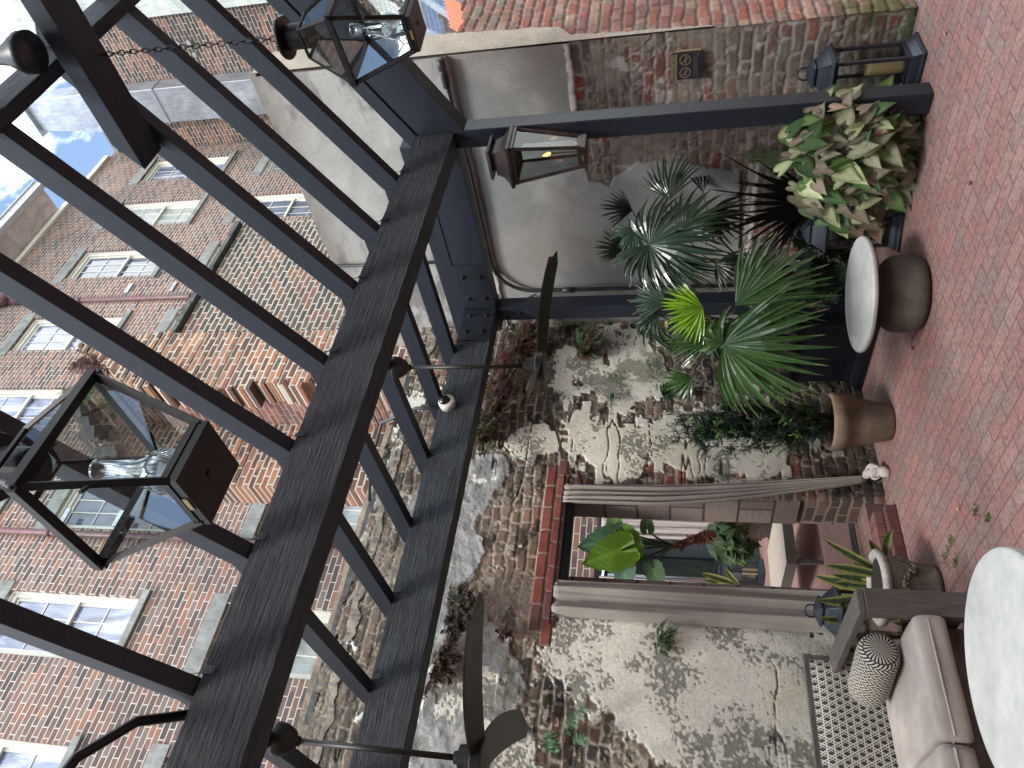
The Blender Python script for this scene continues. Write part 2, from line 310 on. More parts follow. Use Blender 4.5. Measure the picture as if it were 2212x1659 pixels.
# -------- doorway wall (plane Y = 5.25)
def wallcol(Uc, Vc):
    prot, rr, d = bricks(Uc, Vc, .083, .225, 3, .034, .021)
    big = fbm(Uc, Vc, 1.1, 60, 4); md = fbm(Uc, Vc, 4, 70, 4); fn = fbm(Uc, Vc, 18, 80, 4); vf = fbm(Uc, Vc, 55, 90, 3)
    greyb = pal(rr[0], [(.10, .085, .072), (.14, .105, .085), (.07, .068, .062), (.19, .13, .10), (.11, .095, .08), (.16, .09, .075), (.055, .055, .052), (.22, .15, .115), (.085, .08, .06), (.13, .115, .095)])
    redb = pal(rr[0], [(.2, .09, .065), (.26, .12, .085), (.16, .11, .09), (.3, .12, .08), (.2, .14, .11), (.13, .1, .085)])
    def blob(px, py, rp, asp=1.0):
        c = at(px, py, Y=5.25); r = rp/285.0; return np.exp(-(((Uc-c.x)/r)**2+((Vc-c.z)/(r*asp))**2))
    red = np.clip(sum(blob(*q) for q in ((1480, 1030, 130), (1250, 1040, 60), (1600, 1050, 110), (1720, 1050, 90), (1700, 960, 80), (1560, 1370, 50, 3), (1440, 1540, 70), (1350, 1500, 60), (940, 800, 90))), 0, 1)
    tan = np.clip(sum(blob(*q) for q in ((1120, 1200, 110), (1130, 1100, 80), (1100, 1280, 70), (1130, 1330, 60))), 0, 1)
    bc = greyb*(1-red[..., None])+redb*red[..., None]
    bc = bc*(1-.6*tan[..., None])+pal(rr[1], [(.30, .2, .14), (.36, .25, .17), (.26, .17, .13), (.32, .2, .15)])*.6*tan[..., None]
    bc = bc*(.65+.7*fn)[..., None]
    mor = np.array((.40, .36, .30))*(.55+.8*md)[..., None]
    col = mor*(1-prot[..., None])+bc*prot[..., None]; h = .004+.009*prot*(.5+1.0*md)
    # mortar smear (old parging left over the bricks)
    sm = sstep(.50, .58, fbm(Uc, Vc, 2.6, 140, 5)*.66+vf*.34); col = col*(1-.7*sm[..., None])+(np.array((.25, .225, .185))*(.5+.9*fn)[..., None])*.7*sm[..., None]; h = h*(1-.75*sm)+.011*sm*(.6+.8*fn)
    dk = sstep(.56, .66, fbm(Uc, Vc*1.5, 5, 160, 5)); col = col*(1-.62*dk[..., None]); lm = sstep(.60, .66, fbm(Uc, Vc, 9, 170, 5)*.6+vf*.4); col = col*(1-.7*lm[..., None])+np.array((.46, .42, .35))*.7*lm[..., None]
    # pale plaster
    pb = sum(blob(*q) for q in ((1460, 1430, 130, 1.0), (1320, 1400, 90), (1240, 1395, 70), (1370, 1470, 80), (1550, 1450, 100), (1640, 1470, 110), (1730, 1430, 85), (1600, 1580, 90), (1740, 1590, 90), (1660, 1640, 90), (1430, 1360, 80), (1455, 1590, 45), (1560, 1640, 60),
                                 (1312, 945, 75), (1325, 1000, 40), (1260, 965, 40), (1240, 800, 60), (1320, 800, 60), (1400, 830, 60), (1210, 770, 40), (1300, 730, 50), (1380, 750, 50), (1560, 965, 80), (1640, 950, 60), (1480, 930, 45), (1145, 970, 50), (1180, 950, 45), (1110, 950, 35), (1490, 930, 60), (1560, 960, 70), (1600, 930, 60), (1660, 1000, 45), (1420, 960, 50), (1330, 850, 60), (1400, 800, 60), (1480, 990, 45), (1340, 1000, 40), (1250, 900, 40), (1000, 1460, 60), (1060, 1620, 50), (1120, 1640, 50)))
    t = pb+1.3*(fbm(Uc, Vc, 3.2, 200, 5)-.5)+.6*(fn-.5)+.75*(rr[2]-.45)
    pl = sstep(.50, .55, t)
    gb = sum(blob(*q) for q in ((1010, 1390, 95, .8), (960, 1480, 85), (1000, 1560, 90), (930, 1600, 100), (1050, 1500, 60), (940, 1300, 60, .8), (980, 1180, 70), (930, 1100, 70), (1010, 1060, 60), (1060, 1010, 50), (900, 1400, 70)))
    gp = sstep(.42, .5, gb+.9*(fbm(Uc, Vc, 2.7, 230, 5)-.5)+.3*(fn-.5))*(1-pl)
    thin = sstep(.555, .585, fbm(Uc, Vc, 4.2, 250, 6)*.62+.38*vf)         # paint flaked down to grey scratch coat
    white = np.array((.60, .585, .515))*(.68+.34*md+.3*vf)[..., None]; white = white*(1-.25*sstep(.5, .7, big)[..., None])+np.array((.5, .43, .26))*.25*sstep(.5, .7, big)[..., None]
    scratch = np.array((.20, .20, .17))*(.7+.6*fn)[..., None]
    pc = white*(1-.85*thin[..., None])+scratch*.85*thin[..., None]
    edge = pl*(1-sstep(.56, .72, t))*(fn > .5)
    col = col*(1-pl[..., None])+pc*pl[..., None]; h = h*(1-pl)+(.021-.0035*thin+.006*md)*pl
    gc = np.array((.30, .295, .28))*(.6+.8*fbm(Uc, Vc, 9, 260, 4))[..., None]
    col = col*(1-gp[..., None])+gc*gp[..., None]; h = h*(1-gp)+(.022+.03*(fbm(Uc, Vc, 8, 262, 4)-.5)+.012*fn)*gp
    # cracks running along the courses, damp foot, moss
    ck = np.abs(fbm(Uc*.35, Vc*1.6, 3, 300, 4)-.5); cr = (1-sstep(.004, .014, ck))*sstep(.5, .6, big); col = col*(1-.75*cr[..., None]); h = h-.012*cr
    damp = sstep(.95, .15, Vc+.5*(md-.5))*.68; col = col*(1-damp[..., None])+np.array((.035, .035, .027))*damp[..., None]
    ms = np.clip(sum(blob(*q) for q in ((1350, 800, 90), (1420, 790, 60), (1100, 1480, 60), (1140, 1430, 40), (900, 1450, 120, .5), (1150, 870, 60))), 0, 1)*sstep(.45, .6, fbm(Uc, Vc, 7, 320, 4))*.55
    col = col*(1-ms[..., None])+np.array((.07, .085, .035))*ms[..., None]
    up = sstep(3.2, 3.9, Vc)*.35*(1-pl); col = col*(1-up[..., None])+np.array((.2, .17, .13))*(.5+fn)[..., None]*up[..., None]
    col = 1.32*np.clip(col, 0, 1)**1.22; col = col*(1-.30*(1-prot)[..., None]*(1-pl)[..., None]*(vf < .42)[..., None])
    return col, h, rr, fn
def build_doorwall():
    global _jm
    t = thing('courtyard_wall', 'long old brick wall of peeling white plaster with the curtained doorway in it', 'wall', (1.5, 5.4, 0))
    res = .0078; u = np.arange(-1.3, 5.40, res); v = np.arange(0, 4.30, res); U, V = np.meshgrid(u, v, indexing='ij')
    col, h, rr, fn = wallcol(U, V)
    top = 4.10+.16*(fbm(U, V*0, 3, 400, 4)-.5)+.06*(np.floor(U/.22) % 2)
    X0, X1, Z1 = 2.24, 3.33, 2.46
    # red lintel courses
    for k, z0 in enumerate((2.46, 2.555)):
        inl = (U > 2.0+.1*k) & (U < 3.62-.05*k) & (V >= z0) & (V < z0+.095)
        uu = (U-2.0)/.21+.5*k; fu = (uu-np.floor(uu))*.21; fv = V-z0; d = np.minimum(np.minimum(fu, .21-fu), np.minimum(fv, .095-fv)); p = sstep(.004, .010, d+.004*(fn-.5))
        r = _rnd(77+k).rand(64)[np.floor(uu).astype(int) % 64]
        lc = pal(r, [(.2, .06, .045), (.27, .1, .07), (.17, .08, .065), (.24, .075, .055)])*(.7+.6*fn)[..., None]
        lc = lc*p[..., None]+np.array((.4, .34, .27))*(1-p)[..., None]; col = np.where(inl[..., None], lc, col); h = np.where(inl, .006+.02*p, h)
    hole = (U > X0+.03*(fbm(V, V*0, 6, 410, 2)-.5)) & (U < X1+.05*(fbm(V, V*0+3, 5, 411, 2)-.5)) & (V < Z1) & (V > -1)
    P = np.stack([U, 5.262-h-.02*(fbm(U, V, .8, 420, 3)-.5), V], -1)
    gridmesh('wall_face', U, V, P, col, M['wall'], (~hole) & (V < top), t)
    b = MB(); zt = 4.0
    for x0, x1, z0, z1 in ((-1.6, X0+.02, 0, zt), (X1-.02, 5.45, 0, zt), (X0+.02, X1-.02, Z1, zt)): b.box(x0, x1, 5.275, 5.6, z0, z1)
    b.build('wall_core', m_brick('jamb_brick', 'yz', .22, .085, (.28, .24, .2), [(.13, .09, .07), (.2, .11, .085), (.26, .15, .11), (.1, .08, .07), (.3, .12, .09)], .014, dirt=.4, warp=.04), t)
    # rubble cap, slate course, tan strip
    u = np.arange(-1.6, 5.4, .02); v = np.arange(0, 1.001, .05); U, V = np.meshgrid(u, v, indexing='ij'); n1 = fbm(U, V, 4, 500, 5); n2 = fbm(U, V, 14, 510, 4)
    P = np.stack([U, 5.24+.34*V, 4.0+.10*(V > .02)+.14*V+.16*(n1-.5)+.04*(n2-.5)], -1)
    gridmesh('rubble_cap', U, V, P, pal(n2*1.2-.1, [(.09, .08, .065), (.2, .17, .13), (.14, .13, .11), (.26, .22, .17), (.12, .12, .08)]), M['wall'], None, t)
    b = MB(); x = -1.6; rn = random.Random(5)
    while x < 4.9:
        l = rn.uniform(.4, .9); j = rn.uniform(-.02, .02); b.box(x, x+l-.01, 5.34+j, 5.62, 4.17+j*.6, 4.22+j*.4); x += l
    b.build('slate_course', M['slate'], t)
    b = MB(); x = -1.6
    while x < 4.9:
        l = rn.uniform(.5, 1.2); j = rn.uniform(-.012, .012); b.box(x, x+l, 5.47+j, 5.66, 4.2, 4.33+j); x += l
    b.build('coping', m_noise('tan_coping', (.3, .23, .16), (.42, .33, .24), 7, .9, .8, .02, 20), t)
    # inner plastered reveal beyond the opening
    b = MB(); b.box(3.47, 3.9, 5.605, 5.9, .15, 3.0); b.box(1.6, 2.84, 5.83, 6.0, .15, 3.0); b.box(1.6, 3.9, 5.605, 5.80, 2.62, 3.0)
    mt, N_, L_, bb = newmat('jamb_plaster', rough=.9); p = pos(N_, L_, 'xz'); bt = N_.new("ShaderNodeTexBrick"); L_.new(p, bt.inputs[0]); bt.inputs["Scale"].default_value = 1; bt.inputs["Brick Width"].default_value = .9; bt.inputs["Row Height"].default_value = .27
    bt.inputs["Mortar Size"].default_value = .012; bt.inputs["Color1"].default_value = (.27, .22, .2, 1); bt.inputs["Color2"].default_value = (.33, .27, .245, 1); bt.inputs["Mortar"].default_value = (.10, .075, .065, 1)
    c = mix(N_, L_, .5, bt.outputs[0], ramp(N_, L_, noise(N_, L_, p, 4, 6), [(.3, .3), (.7, .62)]), 'OVERLAY'); L_.new(c, bb.inputs[0]); bump(N_, L_, bb, bt.outputs["Fac"], -.5, .01)
    b.build('plastered_jamb', mt, t)
    b = MB(); b.box(3.285, 3.312, 5.285, 5.60, .62, 2.44); b.build('side_plaster', m_brick('jamb_blocks', 'yz', .9, .27, (.09, .065, .055), [(.26, .21, .19), (.30, .245, .22), (.33, .27, .24)], .012, dirt=.3, bs=.5, bd=.008, warp=.01, speck=.4), t)
    b = MB(); b.box(X0-.06, X1+.02, 5.30, 5.34, Z1-.07, Z1-.004); b.box(X0-.1, X1+.02, 5.36, 5.4, Z1-.05, Z1-.02); b.box(X0, X1, 5.42, 5.58, Z1-.03, Z1-.003); b.build('steel_lintel', M['steel'], t)
    return t
build_doorwall()
# step at the doorway
t = thing('doorway_step', 'two course brick step under the curtained doorway with brick treads', 'step', (2.75, 5.15, 0))
b = MB()
for i in range(5): b.box(1.98+.236*i, 2.21+.236*i, 5.055, 5.285, .004, .078)
b.build('lower_course', m_noise('dark_brick', (.09, .035, .033), (.16, .07, .06), 9, .85, .4, .004, 50), t, bevel=.004)
b = MB()
for i in range(11): b.box(1.98+.106*i, 2.078+.106*i, 5.125, 5.30, .082, .146)
b.build('upper_course', m_noise('red_brick', (.17, .075, .065), (.27, .13, .115), 9, .85, .4, .004, 50), t, bevel=.004)
b = MB(); b.box(1.9, 3.6, 5.30, 5.62, .0, .142); b.build('threshold', M['floor2'], t)
# trench drain
t = thing('trench_drain', 'narrow slotted dark metal drain set in the bricks behind the doorway', 'drain', (3.1, 5.75, .15))
b = MB(); b.box(2.5, 3.95, 5.70, 5.82, .146, .153)
b.build('channel', newmat('drain_dark', (.01, .01, .011), .6)[0], t)
b = MB()
for i in range(58): b.bar((2.5+.025*i, 5.705, .156), (2.525+.025*i, 5.815, .156), .009, .006)
b.box(2.5, 3.95, 5.694, 5.703, .15, .162); b.box(2.5, 3.95, 5.817, 5.826, .15, .162)
b.build('grating', m_noise('drain_metal', (.06, .065, .07), (.1, .11, .12), 9, .5), t)
# -------- side wall (plane X = 5.33)
def build_sidewall():
    t = thing('side_wall', 'grey stuccoed side wall with bare brick low down and the smoking sign on it', 'wall', (5.5, 3.9, 0))
    res = .0095; u = np.arange(2.44, 5.32, res); v = np.arange(0, 4.86, res); U, V = np.meshgrid(u, v, indexing='ij')
    prot, rr, d = bricks(U, V, .086, .225, 900, .025, .022)
    md = fbm(U, V, 4, 910, 4); fn = fbm(U, V, 18, 920, 4); big = fbm(U, V, .9, 930, 4); vf = fbm(U, V, 50, 940, 3)
    bc = pal(rr[0], [(.15, .065, .055), (.12, .095, .085), (.19, .055, .04), (.11, .10, .09), (.14, .09, .085), (.10, .085, .075), (.2, .08, .06), (.15, .12, .10)])*(.65+.7*fn)[..., None]
    col = np.array((.26, .235, .2))*(.6+.8*md)[..., None]*(1-prot[..., None])+bc*prot[..., None]; h = .007*prot*(.4+1.2*md)
    sm = sstep(.40, .53, fbm(U*1.0, V*1.6, 3, 950, 5)*.66+.34*vf); sm = sm*(.9-.35*sstep(1.9, .9, V)); col = col*(1-sm[..., None])+(np.array((.2, .18, .15))*(.55+.9*fn)[..., None])*sm[..., None]; h = h*(1-.8*sm)+.013*sm*(.5+md)
    wh = sstep(.60, .66, fbm(U, V, 4.2, 960, 5)*.6+fn*.4); col = col*(1-.6*wh[..., None])+np.array((.42, .39, .36))*.6*wh[..., None]
    # mask of smooth stucco
    j = .07*(fbm(U, V, 6, 970, 4)-.5)+.04*(fn-.5)
    low = 2.325+j*.5
    yb = np.interp(V, [0, .95, 1.05, 1.5, 1.85, 2.04, 2.10, 2.26, 2.33], [5.4, 5.4, 3.62, 3.5, 3.46, 3.58, 3.66, 3.60, 3.2])+j
    st = (V > low) | ((U > yb) & (V > .95+j)); st = st.astype(float)
    ed = sstep(.0, .03, np.minimum(np.abs(V-low)+1*(U > yb+.0), 1)); 
    cl = fbm(U, V, 1.6, 980, 5); base = np.array((.235, .245, .24)); warm = np.array((.30, .285, .265)); light = np.array((.38, .385, .37))
    sc = base*(1-sstep(.45, .7, cl)[..., None])+warm*sstep(.45, .7, cl)[..., None]; q = sstep(.5, .72, fbm(U*.8, V, 2.2, 990, 4)); sc = sc*(1-.7*q[..., None])+light*.7*q[..., None]
    hi = V > 3.26; rg = sstep(.5, .64, fbm(U*1.2, V*2.2, 3, 1010, 6))*sstep(.38, .58, fbm(U, V, 1.1, 1015, 3)); sc2 = np.array((.37, .36, .335))*(.8+.4*md)[..., None]*(1-.7*rg[..., None])+np.array((.12, .11, .10))*.7*rg[..., None]
    sc = np.where(hi[..., None], sc2, sc)
    stain = sstep(4.5, 4.86, V+.3*(md-.5))*.6; sc = sc*(1-stain[..., None])+np.array((.12, .10, .08))*stain[..., None]
    sc = sc*(.93+.14*fn)[..., None]
    col = col*(1-st[..., None])+sc*st[..., None]
    h = h*(1-st)+(.024+.006*(cl-.5)+.022*hi*(.6+.6*md))*st
    lip = (np.abs(V-low) < .02+.012*(fn-.5)) & (U < 3.25); col = np.where(lip[..., None], np.array((.62, .58, .54))*(.7+.6*vf)[..., None], col); h = np.where(lip, .03, h)
    lip2 = (np.abs(V-3.245) < .012+.02*(md-.5)); col = np.where(lip2[..., None], np.array((.42, .37, .33))*(.6+.8*fn)[..., None], col); h = np.where(lip2, .05, h)
    low2 = (np.abs(V-.95) < .03+.02*fn) & (U > 3.55); col = np.where(low2[..., None], np.array((.5, .45, .42))*(.7+.6*vf)[..., None], col)
    damp = sstep(.85, .1, V+.5*(md-.5))*.45; col = col*(1-damp[..., None])+np.array((.04, .045, .03))*damp[..., None]
    ms = sstep(.5, .6, fbm(U, V, 6, 1020, 4))*sstep(.55, .1, V)*sstep(3.0, 2.5, U)*.8; col = col*(1-ms[..., None])+np.array((.035, .06, .015))*ms[..., None]
    top = 4.84+.05*(fbm(U, V*0, 3, 1030, 4)-.5)
    P = np.stack([5.345-h-.03*(fbm(U, V, .8, 1040, 3)-.5), U, V], -1)
    gridmesh('wall_face', U, V, P, col, M['stucco'], V < top, t)
    # end face (plane Y = 2.44), X 5.33 .. 6.4
    u = np.arange(5.33, 6.6, res); v = np.arange(0, 4.86, res); U, V = np.meshgrid(u, v, indexing='ij')
    prot, rr, d = bricks(U, V, .088, .2, 1100, .02, .018); md = fbm(U, V, 4, 1110, 4); fn = fbm(U, V, 16, 1120, 4)
    bc = pal(rr[0], [(.32, .14, .10), (.38, .17, .11), (.28, .16, .13), (.36, .21, .16), (.26, .14, .12), (.40, .27, .20), (.34, .13, .09), (.24, .2, .15)])*(.7+.6*fn)[..., None]
    gm = sstep(.45, .6, fbm(U, V, 2, 1130, 4))*sstep(2.2, 3.4, V); bc = bc*(1-.6*gm[..., None])+np.array((.2, .17, .12))*.6*gm[..., None]
    col = np.array((.34, .31, .27))*(.7+.6*md)[..., None]*(1-prot[..., None])+bc*prot[..., None]; h = .016*prot
    ss = (U < 5.33+np.interp(V, [0, 1.6, 2.3, 2.4, 3.2, 4.9], [0, .04, .10, .26, .34, .36])+.05*(fn-.5)) & (V > 1.3)
    col = np.where(ss[..., None], np.array((.47, .42, .34))*(.75+.5*fbm(U, V, 7, 1150, 4))[..., None], col); h = np.where(ss, .03, h)
    ms = sstep(.42, .55, fbm(U, V, 5, 1160, 4))*sstep(.8, .25, V); col = col*(1-.8*ms[..., None])+np.array((.07, .10, .02))*.8*ms[..., None]
    topz = np.where(U < 5.68, 4.83, 3.24+.16*(fbm(U, V*0, 4, 1170, 3)-.5))
    P = np.stack([U, 2.455-h, V], -1); gridmesh('end_face', U, V, P, col, M['wall'], V < topz, t)
    b = MB(); b.box(5.36, 5.67, 2.47, 5.6, 0, 4.80); b.box(5.67, 6.6, 2.47, 2.9, 0, 3.1); b.build('wall_core', m_noise('old_render', (.3, .27, .23), (.4, .36, .3), 4, .9, .4, .01, 12), t)
    b = MB(); b.box(5.30, 5.71, 2.43, 5.6, 4.79, 4.84); b.build('coping', m_noise('cement_cap', (.2, .18, .15), (.32, .29, .24), 6, .9, .6, .01, 20), t, bevel=.01)
build_sidewall()
# -------- brick building
WX = [1.0, 3.42, 5.85, 8.25, 10.6, 13.24, 15.46, 17.7]; WROW = [(14.82, 17.54), (10.66, 13.40), (6.35, 9.0)]
bd = thing('brick_building', 'tall brick building with rows of white sash windows beyond the courtyard wall', 'building', (10, 11.5, 0))
def facade():
    b = MB(); zs = [0.0]
    xw = [(x, x+1.13) for x in WX]; doors = (4.9, 6.55, 2.75)
    def rowband(z0, z1, holes):
        x = -4.0
        for a, c in holes: b.box(x, a, 11, 11.35, z0, z1); x = c
        b.box(x, 19.5, 11, 11.35, z0, z1)
    rowband(0, 2.75, [(4.9, 6.55)]); rowband(2.75, 6.35, [])
    rowband(6.35, 9.0, xw); rowband(9.0, 10.66, []); rowband(10.66, 13.40, xw); rowband(13.40, 14.82, []); rowband(14.82, 17.54, xw); rowband(17.54, 19.45, [])
    b.build('wall', M['fac'], bd)
facade()
M['pane'], N_, L_, bb = newmat('window_glass', (.1, .13, .2), .04, spec=1.0); p = pos(N_, L_, 'xz', (3.5, .8)); f = noise(N_, L_, p, .8, 4, .55, 1.0)
L_.new(ramp(N_, L_, f, [(.36, (.045, .06, .12)), (.5, (.16, .2, .33)), (.62, (.42, .45, .52))]), bb.inputs[0])
M['pane3'] = m_noise('dark_window_glass', (.03, .04, .06), (.16, .2, .3), 1.6, .05, .02, .001, 5, spec=1.0, stretch=(4, 1, 1))
M['pane2'] = m_noise('curtained_glass', (.34, .38, .36), (.5, .53, .5), .9, .06, .02, .001, 5, spec=1.0)
def window(x, z0, z1, pm, parent=bd, Y=11.0, wd=1.13):
    f = MB(); dz = z1-z0
    for x0, x1, za, zb in ((x, x+.09, z0, z1), (x+wd-.09, x+wd, z0, z1), (x+.09, x+wd-.09, z1-.11, z1), (x+.09, x+wd-.09, z0, z0+.07)): f.box(x0, x1, Y+.10, Y+.26, za, zb)
    for x0, x1, za, zb in ((x+.0, x+.035, z0, z1), (x+wd-.035, x+wd, z0, z1), (x+.035, x+wd-.035, z1-.04, z1)): f.box(x0, x1, Y+.06, Y+.10, za, zb)
    fr = f.build('window', M['white'], parent)
    s = MB(); s.box(x-.14, x+wd+.14, Y-.07, Y+.18, z0-.14, z0-.002); s.build('sill', M['stone'], fr, bevel=.01)
    s = MB(); s.box(x-.17, x+wd+.17, Y-.02, Y+.10, z1+.002, z1+.30); s.build('lintel', M['stone'], fr, bevel=.008)
    mid = (z0+z1)/2-.02; m_ = MB()
    for k, (za, zb, yy) in enumerate(((z0+.07, mid+.03, .20), (mid-.03, z1-.11, .15))):
        m_.box(x+.09, x+.14, Y+yy, Y+yy+.045, za, zb); m_.box(x+wd-.14, x+wd-.09, Y+yy, Y+yy+.045, za, zb); m_.box(x+.14, x+wd-.14, Y+yy, Y+yy+.045, za, za+.06); m_.box(x+.14, x+wd-.14, Y+yy, Y+yy+.045, zb-.05, zb)
        w3 = (wd-.28)/3; zm = (za+zb)/2
        for q in (1, 2): m_.box(x+.14+w3*q-.011, x+.14+w3*q+.011, Y+yy+.008, Y+yy+.036, za+.06, zb-.05)
        m_.box(x+.14, x+wd-.14, Y+yy+.006, Y+yy+.034, zm-.011, zm+.011)
    m_.build('sash', M['white'], fr)
    g = MB(); g.box(x+.12, x+wd-.12, Y+.222, Y+.228, z0+.1, mid); g.box(x+.12, x+wd-.12, Y+.172, Y+.178, mid, z1-.13); g.build('pane', pm, fr)
for ri, (z0, z1) in enumerate(WROW):
    for ci, x in enumerate(WX):
        window(x, z0, z1, M['pane2'] if (ri, ci) in ((1, 5), (2, 2), (2, 1), (1, 7), (0, 6)) else M['pane3'] if (ri*3+ci*5) % 4 == 1 else M['pane'])
b = MB(); b.box(-4, 19.2, 11.0, 11.02, 19.452, 19.60); b.box(-4, 19.2, 10.9, 11.0, 19.40, 19.56); b.build('cornice_board', M['white'], bd)
b = MB(); b.box(-4, 16.4, 10.22, 11.4, 19.62, 19.70); b.build('soffit', M['soffit'], bd)
b = MB(); b.box(-4, 16.5, 10.05, 10.215, 19.60, 19.86); b.box(-4, 16.52, 10.0, 10.24, 19.86, 19.90); b.build('gutter', M['gutter'], bd)
for xx, zt in ((12.28, 18.6), (5.69, 18.0)):
    b = MB(); b.tube([(xx, 10.93, 4), (xx, 10.93, zt)], .062, 12); 
    for z in (7, 10, 13.2, 16.4): b.tube([(xx, 10.93, z), (xx, 10.93, z+.12)], .075, 12)
    b.lathe([(.07, 0), (.16, .12), (.19, .3), (.2, .45)], (xx, 10.85, zt), 12); b.build('downpipe', M['purp'], bd, smooth=True)
for x, z in ((12.55, 13.9), (12.55, 15.2), (5.9, 13.1), (5.9, 11.9), (11.6, 12.4)): b = MB(); b.box(x, x+.34, 10.955, 10.998, z, z+.1); b.build('wall_plate', M['galv'], bd)
# ground floor opening with a glazed door
b = MB(); b.box(4.9, 6.55, 11.32, 11.4, .2, .95); b.box(4.9, 5.0, 11.28, 11.40, .95, 2.7); b.box(5.95, 6.55, 11.28, 11.40, .95, 2.7); b.box(5.0, 5.95, 11.28, 11.4, 2.45, 2.7)
dr = b.build('door', newmat('door_paint', (.045, .06, .07), .45)[0], bd)
b = MB(); b.box(5.0, 5.95, 11.33, 11.335, .95, 2.45); b.build('pane', M['glassd'], dr)
b = MB(); b.box(5.0, 5.95, 11.40, 11.41, .95, 2.45); b.build('blind', M['pane2'], dr)
b = MB(); b.box(4.86, 6.6, 10.93, 10.998, 2.70, 2.82); b.build('door_lintel', M['steel'], bd)
b = MB(); b.box(4.0, 4.86, 10.90, 10.998, .26, 2.9); b.build('pier', m_brick('pier_brick', 'xz', .22, .105, (.17, .14, .12), [(.2, .09, .07), (.3, .13, .09), (.36, .16, .1), (.24, .13, .11), (.16, .09, .08)], .014, dirt=.3), bd)
# -------- wing at right angles, with sheet metal flue
wg = thing('brick_wing', 'dark old brick wing standing at right angles behind the grey side wall', 'building', (20.5, 7, 0))
b = MB(); b.box(19.5, 20.5, 6.95, 11.4, 0, 19.2); b.build('wall', M['wing'], wg)
b = MB(); b.box(19.46, 20.55, 6.9, 11.4, 19.2, 19.35); b.build('parapet_cap', M['stone'], wg)
b = MB(); b.box(19.25, 20.5, 3.0, 6.94, 0, 19.6); b.build('rendered_bay', m_noise('pale_green_render', (.5, .55, .52), (.6, .65, .6), 2, .8), wg)
for y, z in ((8.1, 15.2), (8.1, 14.85), (7.75, 15.2), (7.75, 14.85)): b = MB(); b.box(19.46, 19.5, y, y+.12, z, z+.12); b.build('anchor_plate', M['galv'], wg)
t = thing('metal_flue', 'tall galvanised sheet metal flue climbing the dark brick wing to the sky', 'flue', (19.3, 9.3, 13.2))
b = MB(); b.box(18.95, 19.49, 8.78, 9.86, 9.0, 18.6); b.build('casing', M['galv'], t, bevel=.02)
b = MB(); b.hexa([(18.9, 8.70, 18.7), (19.6, 8.70, 18.7), (19.6, 9.95, 18.7), (18.9, 9.95, 18.7)], [(18.95, 8.78, 20.9), (19.5, 8.78, 20.9), (19.5, 9.75, 20.9), (18.95, 9.75, 20.9)])
b.hexa([(18.8, 8.6, 20.9), (19.6, 8.6, 20.9), (19.6, 9.9, 20.9), (18.8, 9.9, 20.9)], [(19.0, 8.9, 21.7), (19.4, 8.9, 21.7), (19.4, 9.6, 21.7), (19.0, 9.6, 21.7)]); b.build('cowl', M['galv'], t, bevel=.02)
for z in (11.3, 13.0, 14.7, 16.4, 18.1): b = MB(); b.box(18.93, 19.49, 8.76, 9.88, z, z+.05); b.build('seam_band', M['galv'], t)
# small glazed roof and clay tiles beyond the end of the side wall
t = thing('glazed_canopy', 'small grey framed glass roof beyond the top end of the side wall', 'canopy', (8.4, 3.2, 3.9))
b = MB(); P0 = [Vector((8.0, 3.0+.0, 3.75)), Vector((8.0, 3.75, 3.75)), Vector((8.9, 3.75, 4.5)), Vector((8.9, 2.9, 4.5))]
for a, c in ((0, 1), (1, 2), (2, 3), (3, 0)): b.bar(P0[a], P0[c], .06, .07)
b.bar((P0[0]+P0[1])/2, (P0[2]+P0[3])/2, .05, .06); b.build('frame', M['galv'], t)
b = MB(); b.add(P0+[p+Vector((0, 0, .012)) for p in P0], [(3, 2, 1, 0), (4, 5, 6, 7), (0, 1, 5, 4), (1, 2, 6, 5), (2, 3, 7, 6), (3, 0, 4, 7)]); b.build('glazing', M['glassd'], t)
t = thing('tiled_roof', 'bit of orange ribbed clay tile roof behind the brick wall end', 'roof', (7.2, 2.7, 3.2))
b = MB(); vs = []; fs = []
for i in range(41):
    y = 2.72+.008*i; z = .012*math.cos(i*math.pi/2)
    vs += [(6.9, y, 3.42+z), (7.25, y, 3.72+z), (6.9, y, 3.30+z)]
for i in range(40): fs += [(3*i, 3*i+1, 3*i+4, 3*i+3), (3*i+2, 3*i, 3*i+3, 3*i+5)]
b.add(vs, fs); b.build('roof_tiles', newmat('orange_clay', (.5, .16, .09), .7)[0], t)
b = MB(); b.box(6.92, 7.2, 2.73, 3.02, 0, 3.28); b.build('supporting_wall', M['terra'], t)
# -------- unseen wall added to cut low side light (mirrored in the lantern glass)
t = thing('light_block_wall', 'brick wall added behind the viewer to block side light, mirrored in the lantern glass', 'wall', (0, -5.2, 0))
b = MB(); b.box(-7.0, 12, -5.6, -5.2, 0, 7.5); b.box(-7.4, -7.0, -5.6, 11.0, 0, 9.0); b.build('wall', M['fac'], t)
